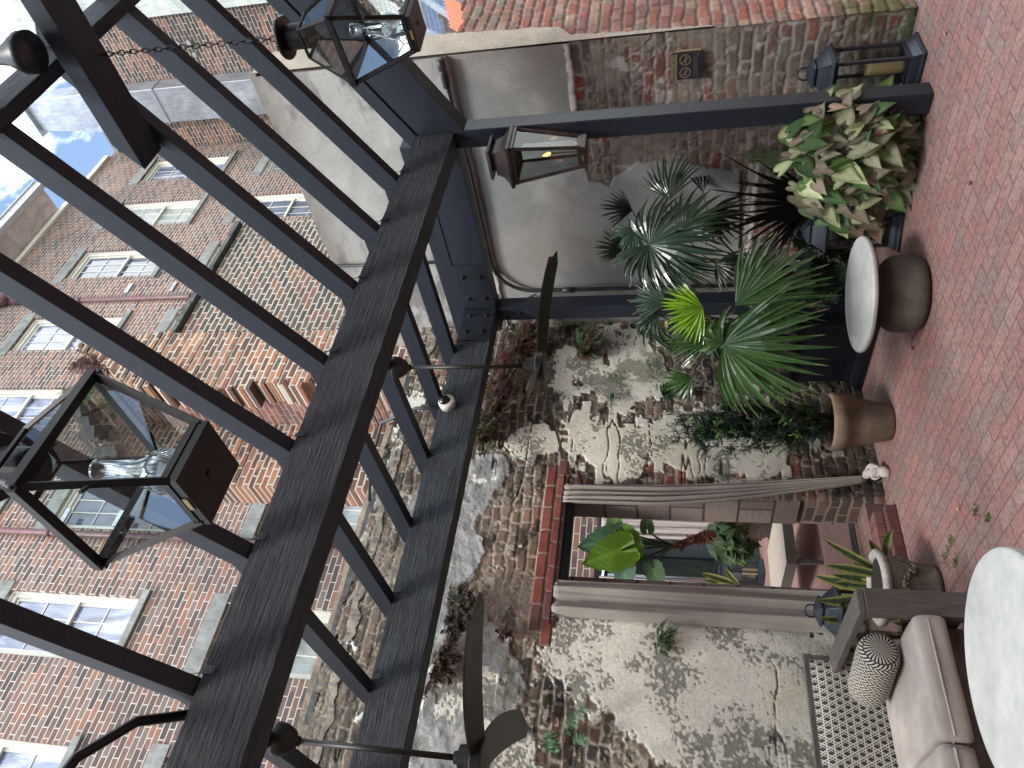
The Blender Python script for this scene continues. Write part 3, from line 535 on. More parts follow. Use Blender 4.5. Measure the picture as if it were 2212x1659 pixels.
# -------- ruined wall
rn = random.Random(11)
t = thing('ruined_wall', 'broken toothed end of an old orange brick wall standing above the courtyard wall', 'wall', (6.2, 6.9, 0))
b = MB(); CH = .087; z = 0; k = 0
while z < 9.75:
    lim = 8.4 if z >= 8.4 else 0
    xl = 5.44+(0, .0, .06, .02, .08, .0, .04, .13, .05, .0, .08, .15, .03)[(k*5+k//3) % 13]*(1 if z > 4 else 0)+.04*math.sin(z*2.3)+(.0 if z < 8.5 else (z-8.5)*.65)
    if z < 8.35: b.box(xl, 6.46, 6.42+rn.uniform(-.008, .008), 6.8, z, z+CH); 
    else: b.box(xl, 6.50-(z-8.35)*.1, 6.42+rn.uniform(-.03, .03), 6.8, z, z+CH)
    z += CH; k += 1
b.build('lit_pier', M['ruinx'], t)
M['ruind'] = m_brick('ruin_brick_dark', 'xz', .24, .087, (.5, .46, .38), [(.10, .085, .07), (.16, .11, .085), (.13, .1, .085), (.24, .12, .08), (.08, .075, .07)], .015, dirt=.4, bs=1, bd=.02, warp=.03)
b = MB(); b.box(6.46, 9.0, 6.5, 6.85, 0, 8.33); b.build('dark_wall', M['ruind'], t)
b = MB()
for i in range(7): b.box(6.35+.38*i, 6.71+.38*i, 6.42, 6.95, 8.34+rn.uniform(0, .02), 8.42+rn.uniform(0, .03))
b.build('slate_coping', M['slate'], t)
b = MB(); z = 0
while z < 10.0:
    y0 = 6.81; b.box(5.60+.03*math.sin(z*3)+rn.uniform(0, .012), 6.0, y0, 7.45, z, z+CH) if z < 9.2 or rn.random() < .6 else None; z += CH
b.build('side_return', M['ruiny'], t)
b = MB(); z = 0
while z < 10.1:
    xl = 4.62+max(0, (z-8.4))*.55+rn.choice((0, .02, .05))*(z > 8)
    if xl < 5.6: b.box(xl, 5.66, 7.40+rn.uniform(-.01, .01), 7.8, z, z+CH)
    z += CH
b.build('back_wall', M['ruinx'], t)
b = MB()
for i in range(34):
    x = rn.uniform(4.9, 6.4); y = rn.uniform(6.5, 7.7); zt = 9.75-abs(x-5.6)*1.0 if y < 7.3 else 10.0-max(0, 5.5-x)*1.4; s = rn.uniform(.06, .14)
    b.hexa([(x+s*math.cos(a+rn.uniform(-.3, .3)), y+s*math.sin(a), zt-.2) for a in (0, 1.57, 3.14, 4.71)], [(x+s*.7*math.cos(a), y+s*.7*math.sin(a), zt+rn.uniform(-.05, .1)) for a in (0, 1.57, 3.14, 4.71)])
b.build('rubble_top', M['slate'], t)
# ================================================================== PERGOLA
pg = thing('pergola', 'dark painted timber pergola with sloping rafters over the patio', 'pergola', (2, 2.7, 0))
SL = .612
def rough_beam(name, x0, x1, y0, y1, z0, z1, mat, amp=.004, seg=.05):
    n = int((x1-x0)/seg); b = MB(); nn = 5
    def ring(i):
        x = x0+(x1-x0)*i/n; pts = []
        for k in range(nn): pts.append((y0, z0+(z1-z0)*k/(nn-1)))
        for k in range(1, nn): pts.append((y0+(y1-y0)*k/(nn-1), z1))
        for k in range(1, nn): pts.append((y1, z1-(z1-z0)*k/(nn-1)))
        for k in range(1, nn-1): pts.append((y1-(y1-y0)*k/(nn-1), z0))
        r = _rnd(i % 97+int(abs(y0)*10)); j = (r.rand(len(pts), 2)-.5)*amp
        return [(x, p[0]+j[q][0], p[1]+j[q][1]) for q, p in enumerate(pts)]
    vs = []; m_ = 0
    for i in range(n+1): rg = ring(i); m_ = len(rg); vs += rg
    fs = [(i*m_+j, i*m_+(j+1) % m_, (i+1)*m_+(j+1) % m_, (i+1)*m_+j) for i in range(n) for j in range(m_)]
    fs += [tuple(range(m_-1, -1, -1)), tuple(range(n*m_, (n+1)*m_))]; b.add(vs, fs); return b.build(name, mat, pg, bevel=0)
rough_beam('main_beam', -1.6, 4.77, 2.67, 2.82, 3.10, 3.383, M['beamX'])
rough_beam('main_beam', -1.6, 4.62, 4.38, 4.53, 3.10, 3.395, M['beamX'])
b = MB(); b.box(4.63, 4.775, 2.66, 2.80, 0, 3.098); b.build('post', M['beamZ'], pg, bevel=.008)
b = MB(); b.box(4.63, 4.775, 4.39, 4.53, 0, 3.098); b.build('post', M['beamZ'], pg, bevel=.008)
b = MB(); b.box(4.635, 4.775, 2.825, 4.66, 3.102, 3.385); b.build('end_beam', M['beamY'], pg, bevel=.004)
b = MB(); b.box(4.63, 4.78, 2.76, 4.74, 3.389, 3.53); b.build('end_plate', M['beamY'], pg, bevel=.004)
def sloped(name, x0, x1, ya, yb, zof, th, mat=None, s=1, plumb=True):
    b = MB(); za = zof(ya); zb = zof(yb)
    b.add([(x0, ya, za), (x1, ya, za), (x1, ya, za+th), (x0, ya, za+th), (x0, yb, zb), (x1, yb, zb), (x1, yb, zb+th), (x0, yb, zb+th)],
          [(0, 1, 2, 3), (7, 6, 5, 4), (0, 4, 5, 1), (1, 5, 6, 2), (2, 6, 7, 3), (3, 7, 4, 0)])
    return b.build(name, mat or M['beamY'], pg, bevel=.003)
zf = lambda y: 3.383+(2.70-y)*SL
zn = lambda y: 4.27-(1.17-y)*SL
# gable pair at the post end
sloped('gable_rafter', 4.63, 4.77, 1.24, 2.665, lambda y: 3.045+(2.62-y)*.60, .345)
sloped('gable_rafter', 4.62, 4.78, 1.24, 2.75, lambda y: 3.40+(2.62-y)*.60, .115)
RX = [4.167, 3.629, 3.096, 2.51, 1.95, 1.387, .808, .24, -.33]
for x in RX:
    sloped('rafter', x-.073, x, 1.238, 2.742, zf, .150)
    sloped('rafter', x-.073, x, -.30, 1.165, zn, .150)
    b = MB(); b.box(x-.073, x, 2.745, 4.60, 3.386, 3.50); b.build('joist', M['beamY'], pg, bevel=.003)
    for y, o_ in ((2.664, x+.012), (4.374, x+.012)):
        b = MB(); b.add([(o_, y, 3.335), (o_+.028, y, 3.335), (o_+.032, y, 3.375), (o_+.0, y, 3.39), (o_-.01, y, 3.44), (o_, y-.002, 3.335), (o_+.028, y-.002, 3.335), (o_+.032, y-.002, 3.375), (o_, y-.002, 3.39), (o_-.01, y-.002, 3.44)],
              [(0, 1, 2, 3, 4), (9, 8, 7, 6, 5), (0, 5, 6, 1), (1, 6, 7, 2), (2, 7, 8, 3), (3, 8, 9, 4), (4, 9, 5, 0)])
        br = b.build('rafter_tie', M['steel'], pg)
        for q in ((.007, 3.345), (.02, 3.347), (.013, 3.365)):
            b = MB(); b.lathe([(.0035, 0), (.0035, .003)], (0, 0, 0), 6); b.v = [(o_+q[0]+v[0], y-.002-v[2], q[1]+v[1]) for v in b.v]; b.build('nail', M['steel'], br)
b = MB(); b.box(-1.6, 4.78, 1.172, 1.236, 4.25, 4.42); b.build('ridge_beam', M['beamX'], pg, bevel=.004)
b = MB(); b.box(2.83, 3.02, -1.2, 1.70, 4.08, 4.175)
b.v = [(v[0], v[1]-(.14 if (v[1] > 1.69 and v[2] > 4.15) else 0), v[2]) for v in b.v]
b.build('collar_tie', M['beamY'], pg, bevel=.004)
b = MB(); b.lathe([(.085, 0), (.085, .04), (.045, .12), (.025, .25)], tuple(at(70, 112, Z=4.18)), 20); b.build('conduit_box', M['steel'], pg, smooth=True)
# steel corner plates with bolts
def plate(y0, y1, x0, x1, z0, z1, nrm):
    b = MB()
    if nrm == 'y': b.box(x0, x1, 4.366, 4.376, z0, z1)
    else: b.box(4.620, 4.630, y0, y1, z0, z1)
    p = b.build('corner_plate', M['steel'], pg, bevel=.003)
    for u in (.25, .75):
        for z in (z0+.07, z1-.07):
            q = MB(); q.lathe([(.024, 0), (.024, .004), (.014, .005), (.014, .016), (.008, .017), (.007, .036)], (0, 0, 0), 10)
            if nrm == 'y': X = x0+(x1-x0)*u; q.v = [(X+v[0], 4.366-v[2], z+v[1]) for v in q.v]
            else: Y = y0+(y1-y0)*u; q.v = [(4.620-v[2], Y+v[0], z+v[1]) for v in q.v]
            q.build('bolt', M['steel'], p)
plate(0, 0, 4.24, 4.62, 3.10, 3.39, 'y'); plate(3.88, 4.365, 0, 0, 3.10, 3.39, 'x')
for dx, dz in ((4.66, 2.90), (4.66, 3.02)):
    q = MB(); q.lathe([(.02, 0), (.02, .004), (.012, .005), (.012, .014), (.007, .03)], (0, 0, 0), 10); q.v = [(4.63-v[2], 4.46+v[0]+(.03 if dz > 3 else -.02), dz+v[1]) for v in q.v]; q.build('bolt', M['steel'], pg)
# ------------------------------------------------------------------ lanterns
def gas_lantern(name, label, c, zb, hb, he, ze, rot, chain_top=None, grp='hanging gas lanterns'):
    t = thing(name, label, 'lantern', (c[0], c[1], zb), grp)
    cx, cy = c; pt = lambda h, z, q: Vector((cx+h*1.41421*math.cos(rot+math.pi/4+q*math.pi/2), cy+h*1.41421*math.sin(rot+math.pi/4+q*math.pi/2), z))
    b = MB(); b.sqlathe([(hb, 0), (hb, .022), (hb-.006, .024)], (cx, cy, zb), rot); b.build('base_plate', M['blk'], t)
    b = MB(); b.lathe([(.010, -.004), (.010, 0)], (cx, cy, zb), 8); b.build('drain_plug', M['blk'], t)
    b = MB(); zr = ze+.19; hr = he*.42
    for q in range(4):
        b.bar(pt(hb-.006, zb+.02, q), pt(he-.004, ze, q), .016, .016); b.bar(pt(he, ze, q), pt(he, ze, q+1), .022, .022); b.bar(pt(hb-.004, zb+.03, q), pt(hb-.004, zb+.03, q+1), .014, .016)
        b.bar(pt(he, ze, q), pt(hr, zr, q), .010, .010); b.bar(pt(hr, zr, q), pt(hr, zr, q+1), .010, .010)
    b.build('frame', M['blk'], t)
    b = MB()
    for q in range(4):
        A, B_, C_, D_ = pt(hb-.008, zb+.03, q), pt(hb-.008, zb+.03, q+1), pt(he-.008, ze, q+1), pt(he-.008, ze, q); b.add([A, B_, C_, D_], [(0, 1, 2, 3)])
    b.build('side_glass', M['glass'], t)
    b = MB()
    for q in range(4):
        A, B_, C_, D_ = pt(he-.006, ze+.004, q), pt(he-.006, ze+.004, q+1), pt(hr, zr-.004, q+1), pt(hr, zr-.004, q); b.add([A, B_, C_, D_], [(0, 1, 2, 3)])
    b.build('roof_glass', M['glassd'], t)
    for q in (0, 2):
        b = MB(); m0 = pt(hb, zb+.05, q).lerp(pt(he, ze, q), .45); b.tube([m0-Vector((.012, .006, 0)), m0+Vector((-.03, -.015, .0))], .005, 8); b.build('latch', M['blk'], t)
    b = MB(); m0 = (pt(hb+.002, zb+.012, 1)+pt(hb+.002, zb+.012, 2))/2; d = (pt(hb, 0, 2)-pt(hb, 0, 1)).normalized(); b.bar(m0-d*.02, m0+d*.02, .003, .012); b.build('maker_plate', M['brass'], t)
    b = MB(); b.lathe([(.001, 0), (.045, .0), (.048, .02), (.03, .03)], (cx, cy, zb+.03), 16); 
    for k in range(16): a = k*math.pi/8; b.bar((cx+.046*math.cos(a), cy+.046*math.sin(a), zb+.045), (cx+.058*math.cos(a), cy+.058*math.sin(a), zb+.062), .004, .004)
    b.build('burner', M['blk'], t)
    b = MB(); b.lathe([(.040, 0), (.050, .03), (.053, .055), (.042, .09), (.028, .13), (.024, .17), (.024, .225), (.026, .23), (.022, .225), (.022, .17), (.026, .13), (.040, .09), (.051, .055), (.038, .002)], (cx, cy, zb+.06), 24, cap=False)
    b.build('chimney_glass', M['chim'], t, smooth=True)
    b = MB(); b.lathe([(.052, 0), (.052, .11), (.085, .112), (.088, .12), (.085, .128), (.03, .13)], (cx, cy, zr-.02), 24); b.build('vent_cap', M['blk'], t)
    if chain_top:
        b = MB(); z0 = zr+.11; n = int((chain_top[2]-z0)/.030); e0 = Vector((cx, cy, z0)); e1 = Vector(chain_top)
        for i in range(n):
            p = e0.lerp(e1, (i+.5)/n); a = i*math.pi/2+.4; dx = Vector((math.cos(a), math.sin(a), 0)); pts = [p+dx*.010*math.cos(q*math.pi/4)+Vector((0, 0, 1))*.021*math.sin(q*math.pi/4) for q in range(9)]
            b.tube(pts, .0030, 5, cap=False)
        b.build('chain', M['blk'], t, smooth=True)
gas_lantern('hanging_lantern', 'big glass gas lantern hanging closest, in front of the ruined brick wall', (.807, 1.237), 2.6, .082, .158, 2.89, R(2), (.807, 1.237, 4.2))
gas_lantern('hanging_lantern', 'smaller looking glass gas lantern on the long chain near the wall end', (2.985, 1.222), 2.6, .078, .15, 2.90, R(-9), (2.985, 1.205, 4.09))
# wall lantern on the post
t = thing('post_lantern', 'bronze gas lantern with curved roof and lit flame fixed to the post', 'lantern', (4.475, 2.79, 2.16))
cx, cy = 4.472, 2.79; zb, ze = 2.155, 2.655
b = MB(); b.sqlathe([(.08, 0), (.082, .035), (.074, .037)], (cx, cy, zb)); b.build('base', M['copper'], t)
b = MB(); pt = lambda h, z, q: Vector((cx+h*1.41421*math.cos(math.pi/4+q*math.pi/2), cy+h*1.41421*math.sin(math.pi/4+q*math.pi/2), z))
for q in range(4):
    b.bar(pt(.072, zb+.03, q), pt(.132, ze, q), .02, .02); b.bar(pt(.134, ze-.01, q), pt(.134, ze-.01, q+1), .02, .025); b.bar(pt(.074, zb+.045, q), pt(.074, zb+.045, q+1), .014, .02)
b.build('frame', M['copper'], t)
b = MB()
for q in range(4): b.add([pt(.07, zb+.04, q), pt(.07, zb+.04, q+1), pt(.13, ze, q+1), pt(.13, ze, q)], [(0, 1, 2, 3)])
b.build('glass', M['glassd'], t)
b = MB(); b.sqlathe([(.155, 0), (.158, .02), (.125, .045), (.102, .075), (.092, .105), (.088, .125)], (cx, cy, ze)); b.sqlathe([(.065, .125), (.065, .15)], (cx, cy, ze)); b.sqlathe([(.112, .15), (.104, .172), (.03, .18)], (cx, cy, ze)); b.build('roof', M['copper'], t)
b = MB(); b.bar((cx-.083, cy-.02, zb+.02), (cx-.083, cy+.02, zb+.02), .003, .014); b.build('maker_plate', M['brass'], t)
b = MB(); b.tube([(cx+.078, cy, zb+.03), (cx+.12, cy, zb+.03), (cx+.155, cy, zb+.1)], .012, 8); b.tube([(cx+.13, cy, ze-.03), (cx+.157, cy, ze-.03)], .012, 8); b.build('bracket', M['copper'], t)
b = MB(); b.tube([(cx, cy, zb+.03), (cx, cy, zb+.24)], .006, 8); b.tube([(cx-.02, cy, zb+.24), (cx+.02, cy, zb+.24)], .006, 8); bn = b.build('burner', M['brass'], t)
b = MB(); b.lathe([(.001, 0), (.010, .01), (.013, .022), (.008, .042), (.001, .06)], (cx, cy, zb+.245), 12)
fm = bpy.data.materials.new('flame'); fm.use_nodes = True; fb = fm.node_tree.nodes["Principled BSDF"]; fb.inputs["Emission Color"].default_value = (1, .35, .06, 1); fb.inputs["Emission Strength"].default_value = 3.2; fb.inputs["Base Color"].default_value = (1, .5, .1, 1)
b.v = [(v[0], v[1]+.4*(v[2]-zb-.245)**1.2, v[2]) for v in b.v]; b.build('flame', fm, t, smooth=True)
# ------------------------------------------------------------------ floor lanterns with candles
def floor_lantern(label, c, sc, rot, clabel, s=1.0):
    cx, cy, z = c
    t = thing('floor_lantern', label, 'lantern', c, 'blue grey floor lanterns')
    H = lambda a: a*s
    pp = lambda h, zz, q: Vector((cx+H(h)*1.41421*math.cos(rot+math.pi/4+q*math.pi/2), cy+H(h)*1.41421*math.sin(rot+math.pi/4+q*math.pi/2), z+H(zz)))
    b = MB(); b.sqlathe([(H(.145), 0), (H(.145), H(.022)), (H(.135), H(.028)), (H(.128), H(.05)), (H(.115), H(.075)), (H(.108), H(.08))], (cx, cy, z), rot); b.build('base', M['lant'], t, bevel=.002)
    b = MB()
    for q in range(4):
        b.bar(pp(.097, .08, q), pp(.097, .52, q), .02*s, .02*s); b.bar(pp(.098, .515, q), pp(.098, .515, q+1), .02*s, .02*s); b.bar(pp(.098, .09, q), pp(.098, .09, q+1), .014*s, .016*s)
    b.build('frame', newmat('lantern_frame', (.02, .022, .03), .4)[0], t)
    b = MB()
    for q in range(4): b.add([pp(.094, .09, q), pp(.094, .09, q+1), pp(.094, .51, q+1), pp(.094, .51, q)], [(0, 1, 2, 3)])
    b.build('glass', M['glass'], t)
    b = MB(); b.sqlathe([(H(.13), H(.52)), (H(.135), H(.535)), (H(.115), H(.55)), (H(.085), H(.60)), (H(.058), H(.635))], (cx, cy, z), rot)
    b.sqlathe([(H(.075), H(.635)), (H(.07), H(.65)), (H(.04), H(.67)), (H(.02), H(.68))], (cx, cy, z), rot); b.build('roof', M['lant'], t, bevel=.002)
    b = MB(); b.tube([(cx+H(.042)*math.cos(a), cy, z+H(.715)+H(.042)*math.sin(a)) if False else (cx+H(.042)*math.cos(a)*RT.x, cy+H(.042)*math.cos(a)*RT.y, z+H(.695)+H(.042)*math.sin(a)) for a in [i*math.pi/8 for i in range(17)]], .006*s, 6, cap=False); b.build('ring', M['lant'], t, smooth=True)
    b = MB(); b.lathe([(.048*s, 0), (.05*s, .02*s), (.05*s, .20*s), (.047*s, .235*s), (.04*s, .23*s), (.006, .215*s)], (cx+.01, cy, z+H(.081)), 24)
    tag(b.build('candle', M['candle'], None, smooth=True), clabel, 'candle', 'pillar candles in the floor lanterns')
floor_lantern('blue grey lantern standing on the paving at the foot of the sign wall', (5.08, 2.70, 0), 1, R(0), 'tan pillar candle in the lantern under the sign', 1.02)
floor_lantern('blue grey lantern half hidden between the variegated plant and the dark planter', (4.63, 3.70, 0), 1, R(25), 'tan pillar candle in the lantern behind the variegated plant', .95)
floor_lantern('blue grey lantern standing behind the arm of the sofa', (2.27, 4.99, 0), 1, R(30), 'pillar candle in the lantern behind the sofa arm', 1.0)
floor_lantern('blue grey lantern on the paving of the rear courtyard by the pier', (5.45, 10.75, .25), 1, R(20), 'pale pillar candle in the rear courtyard lantern', 1.0)
# ------------------------------------------------------------------ ceiling fans
def fan(label, x, y, zt, zh, a0, rr=.78):
    t = thing('ceiling_fan', label, 'fan', (x, y, zh), 'three blade ceiling fans')
    b = MB(); b.lathe([(.075, 0), (.075, -.01), (.07, -.04), (.045, -.085), (.022, -.10), (.02, -.115)], (x, y, zt), 24); b.build('canopy', M['fan'], t, smooth=True)
    b = MB(); b.tube([(x, y, zt-.1), (x, y, zh+.10)], .0135, 12); b.build('down_rod', M['fan'], t, smooth=True)
    b = MB(); b.lathe([(.026, .105), (.028, .085), (.055, .08), (.058, .045), (.07, .04), (.072, .02), (.095, .018), (.10, .012), (.10, -.03), (.094, -.036), (.02, -.038)], (x, y, zh), 32); b.build('motor', M['fan'], t)
    for k in range(3):
        a = a0+k*2*math.pi/3; b = MB(); n = 14; vs = []
        for i in range(n+1):
            f = i/n; r_ = .085+(rr-.085)*f; wd = .055+.02*math.sin(f*math.pi*.8) if f < .93 else .06*(1-.5*(f-.93)/.07); sw = .10*f*f
            z = -.008-.055*f*f; tw = -.32+.10*f
            for sgn, dz in ((-1, .004), (1, .004), (1, -.004), (-1, -.004)):
                u = r_+(.03*sgn if f > .97 else 0); v = sgn*wd+sw; vs.append((x+u*math.cos(a)-v*math.sin(a), y+u*math.sin(a)+v*math.cos(a), zh+z+dz+sgn*wd*tw))
        fs = [(i*4+j, i*4+(j+1) % 4, (i+1)*4+(j+1) % 4, (i+1)*4+j) for i in range(n) for j in range(4)]+[(3, 2, 1, 0), (n*4, n*4+1, n*4+2, n*4+3)]
        b.add(vs, fs); b.build('blade', M['fan'], t)
fan('bronze ceiling fan on a long rod in front of the corner post', 3.088, 3.43, 3.386, 2.412, R(-30))
fan('bronze ceiling fan hanging over the sofa', .79, 3.425, 3.386, 2.43, R(-65))
# ------------------------------------------------------------------ camera dome, conduits, cables
t = thing('security_camera', 'white dome security camera fixed on the inner beam by the corner', 'camera', (3.53, 4.37, 3.33))
b = MB(); b.lathe([(.062, 0), (.062, .03), (.066, .035), (.066, .06), (.058, .068), (.045, .07)], (0, 0, 0), 28); b.v = [(3.53+v[0], 4.378-v[2], 3.325+v[1]) for v in b.v]; b.build('housing', M['cam'], t, smooth=True)
b = MB(); b.lathe([(.044*math.cos(a), .068+.036*math.sin(a)) for a in [i*math.pi/16 for i in range(9)]], (0, 0, 0), 24, cap=False); b.v = [(3.53+v[0], 4.378-v[2], 3.34+v[1]) for v in b.v]; b.build('dome', M['dome'], t, smooth=True)
t = thing('wall_conduit', 'dark conduit pipe running along the grey wall and bending down at the corner', 'conduit', (5.28, 4.8, 0))
b = MB(); pts = [(5.275, 2.50, 3.275), (5.275, 3.4, 3.25), (5.275, 4.40, 3.255)]+[(5.275, 4.40+.37*math.sin(a), 2.885+.37*math.cos(a)) for a in [i*math.pi/16 for i in range(1, 9)]]+[(5.275, 4.775, 2.0), (5.275, 4.78, .5)]
b.tube(pts, .019, 10); b.build('pipe', M['pipe'], t, smooth=True)
for p0, p1 in (((5.275, 2.47, 3.275), (5.275, 2.66, 3.27)), ((5.275, 4.775, 2.5), (5.275, 4.775, 2.62)), ((5.275, 2.44, 3.275), (5.275, 2.52, 3.275))):
    b = MB(); b.tube([p0, p1], .027, 10); b.build('coupling', M['pipe'], t, smooth=True)
t = tag((lambda b: (b.tube([(3.53, 4.40, 3.36), (3.53, 4.41, 3.6), (3.53, 4.6, 3.95), (3.42, 5.0, 4.15), (3.2, 5.3, 4.2)], .014, 8), b.build('camera_conduit', M['pipe'], None, smooth=True))[1])(MB()), 'thin grey conduit curving up behind the inner beam from the dome camera', 'conduit')
b = MB(); b.tube([(.70, 2.80, 3.45), (.62, 2.65, 3.56), (.45, 2.5, 3.62), (.25, 2.42, 3.62), (.0, 2.42, 3.60)], .02, 8)
tag(b.build('black_cable', M['blk'], None, smooth=True), 'thick black cable looping over the near end of the front beam', 'cable')
b = MB(); b.tube([(5.26, 4.35, 3.3), (5.26, 4.36, 4.1), (5.27, 4.36, 4.83)], .016, 8); tag(b.build('riser_pipe', M['pipe'], None, smooth=True), 'upright grey pipe on the grey stucco above the horizontal conduit', 'pipe')
# ------------------------------------------------------------------ smoking sign
t = thing('smoking_sign', 'black and gold no smoking or vaping sign on the old brick wall', 'sign', (5.30, 2.68, 1.48))
y0, y1, z0, z1 = 2.578, 2.778, 1.365, 1.597; XF = 5.296
gold = newmat('sign_gold', (.22, .16, .10), .5)[0]; sb = newmat('sign_black', (.012, .014, .018), .5)[0]; sbrd = newmat('sign_border', (.06, .062, .062), .5)[0]
def sp(pts, x): return [(x, y1-a*(y1-y0), z0+c*(z1-z0)) for a, c in pts]       # sign coordinates, left to right and bottom to top
b = MB(); b.box(XF, XF+.012, y0, y1, z0, z1); b.build('panel', sb, t, bevel=.004)
b = MB(); q = .0012
def rect(b, a0, a1, c0, c1, x): P = sp([(a0, c0), (a1, c0), (a1, c1), (a0, c1)], x); P2 = [(p[0]-.0008, p[1], p[2]) for p in P]; b.add(P+P2, [(0, 1, 2, 3), (7, 6, 5, 4), (0, 4, 5, 1), (1, 5, 6, 2), (2, 6, 7, 3), (3, 7, 4, 0)])
rect(b, .02, .98, .80, .98, XF-.0008); b.build('title_band', gold, t)
b = MB()
for a in ((.02, .98, .02, .03), (.02, .03, .03, .80), (.97, .98, .03, .80)): rect(b, *a, XF-.0008)
b.build('border', sbrd, t)
asp = (z1-z0)/(y1-y0)
def ring(ca, cc, r, smoke):
    b = MB(); n = 36; P = []
    for i in range(n):
        a = 2*math.pi*i/n
        for rr in (r, r*.84): P.append((ca+rr*math.cos(a), cc+rr*math.sin(a)/asp))
    V = sp(P, XF-.0012); b.add(V, [(2*i, 2*i+1, (2*i+3) % (2*n), (2*i+2) % (2*n)) for i in range(n)])
    def line(p, q_, w_):
        d = Vector((q_[0]-p[0], (q_[1]-p[1])*asp)); nrm = Vector((-d.y, d.x)).normalized()*w_/2; n2 = (nrm.x, nrm.y/asp)
        b.add(sp([(p[0]-n2[0], p[1]-n2[1]), (q_[0]-n2[0], q_[1]-n2[1]), (q_[0]+n2[0], q_[1]+n2[1]), (p[0]+n2[0], p[1]+n2[1])], XF-.0012), [(0, 1, 2, 3)])
    line((ca-r*.65, cc+r*.65/asp), (ca+r*.65, cc-r*.65/asp), .03)
    line((ca-r*.7, cc-.02), (ca+r*.65, cc-.02), .04)
    if smoke:
        for k in range(4): line((ca+r*.55-.035*k, cc+.05+.035*k), (ca+r*.55-.035*(k+1)+.03*(k % 2), cc+.05+.035*(k+1)), .012)
    return b
ring(.27, .555, .20, True).build('no_smoking_symbol', gold, t); ring(.74, .555, .20, False).build('no_vaping_symbol', gold, t)
b = MB(); rect(b, .14, .90, .262, .285, XF-.0008); rect(b, .22, .80, .215, .228, XF-.0008); rect(b, .22, .80, .175, .188, XF-.0008); rect(b, .86, .97, .15, .20, XF-.0008); rect(b, .10, .18, .19, .205, XF-.0008); rect(b, .13, .15, .165, .23, XF-.0008); b.build('small_print', newmat('sign_print', (.12, .1, .075), .5)[0], t)
cu = bpy.data.curves.new('title_text', 'FONT'); cu.body = 'NO SMOKING OR VAPING'; cu.size = .0265; cu.align_x = 'CENTER'; cu.align_y = 'CENTER'; cu.extrude = .0003; cu.space_character = 1.02
to = bpy.data.objects.new('title_text', cu); COL.objects.link(to); bpy.context.view_layer.update()
me = bpy.data.meshes.new_from_object(to.evaluated_get(bpy.context.evaluated_depsgraph_get())); bpy.data.objects.remove(to); tm = Matrix(((0, 0, -1, XF-.0024), (-.86, 0, 0, (y0+y1)/2), (0, 1.25, 0, z0+.885*(z1-z0)), (0, 0, 0, 1))); me.transform(tm); me.materials.clear(); me.materials.append(sb); link('title_text', me, t)
b = MB(); b.box(XF+.012, XF+.022, y0-.013, y0-.006, z0+.02, z1-.03); b.build('side_strip', newmat('sign_strip', (.45, .33, .18), .5)[0], t)
# ------------------------------------------------------------------ curtains
def curtain(name, label, x0, x1, y, z0, z1, folds, mat, pinch=None, seed=0, grp=None, knot=None):
    b = MB(); nu, nv = 90, 50; vs = []; rn = random.Random(seed); ph = rn.uniform(0, 6)
    fq = [rn.uniform(.8, 1.2) for _ in range(20)]
    for j in range(nv+1):
        f = j/nv; z = z1+(z0-z1)*f; k = 1.0 if pinch is None else 1-(1-pinch)*max(0, (f-.25)/.75)**1.7
        cxm = (x0+x1)/2+(0 if pinch is None else knot*max(0, (f-.3)/.7)**1.5)
        for i in range(nu+1):
            u = i/nu; fl = math.sin((u*folds+.12*math.sin(f*3+u*5))*2*math.pi+ph)*(.028+.012*math.sin(u*9)) +.008*math.sin(u*folds*4.3*math.pi+f*4)
            if f < .04: fl *= .7
            vs.append((cxm+(u-.5)*(x1-x0)*k, y-.03+fl*(.55+.45*k), z))
    fs = [(j*(nu+1)+i, j*(nu+1)+i+1, (j+1)*(nu+1)+i+1, (j+1)*(nu+1)+i) for j in range(nv) for i in range(nu)]
    b.add(vs, fs); o = b.build(name, mat, None, smooth=True); s = o.modifiers.new("thick", 'SOLIDIFY'); s.thickness = .004; tag(o, label, 'curtain', grp); return o
curtain('curtain', 'wide flat linen curtain hanging left of the doorway behind the lantern', 2.215, 2.50, 5.215, .30, 2.47, 2.3, M['curt'], seed=3, grp='linen doorway curtains')
cr = curtain('curtain', 'narrow linen curtain gathered and knotted at the foot right of the doorway', 3.17, 3.35, 5.215, .13, 2.47, 4, M['curt'], pinch=.25, seed=5, grp='linen doorway curtains', knot=.20)
b = MB(); rn = random.Random(8)
for k in range(7):
    c0 = Vector((3.47+rn.uniform(-.015, .02), 5.10+rn.uniform(-.03, .03), .085)); r_ = rn.uniform(.03, .05); a0 = rn.uniform(0, 6); tl = rn.uniform(-.6, .6)
    b.tube([c0+Vector((r_*math.cos(a), r_*math.sin(a)*.8, r_*math.sin(a+tl)*.8+.01*k-.03)) for a in [a0+i*.5 for i in range(13)]], [.012+.006*math.sin(i) for i in range(13)], 8)
b.tube([(3.47, 5.14, .14), (3.47, 5.10, .09), (3.44, 5.05, .03), (3.40, 5.02, .012)], [.03, .035, .045, .03], 10)
kn = b.build('knot', M['curtp'], None, smooth=True); kn.parent = cr
b = MB(); b.tube([(2.15, 5.19, 2.478), (3.45, 5.19, 2.478)], .009, 8); tag(b.build('curtain_rod', M['blk'], None), 'thin black curtain rod across the top of the doorway', 'rod')
curtain('rear_curtain', 'pinkish curtain hanging at the pier of the rear courtyard doorway', 4.86, 5.32, 10.86, .95, 2.72, 5, M['curtp'], seed=9)
curtain('rear_curtain', 'pale curtain swept to the right side of the rear courtyard doorway', 6.0, 6.5, 10.86, .8, 2.74, 4, M['curtp'], seed=12)
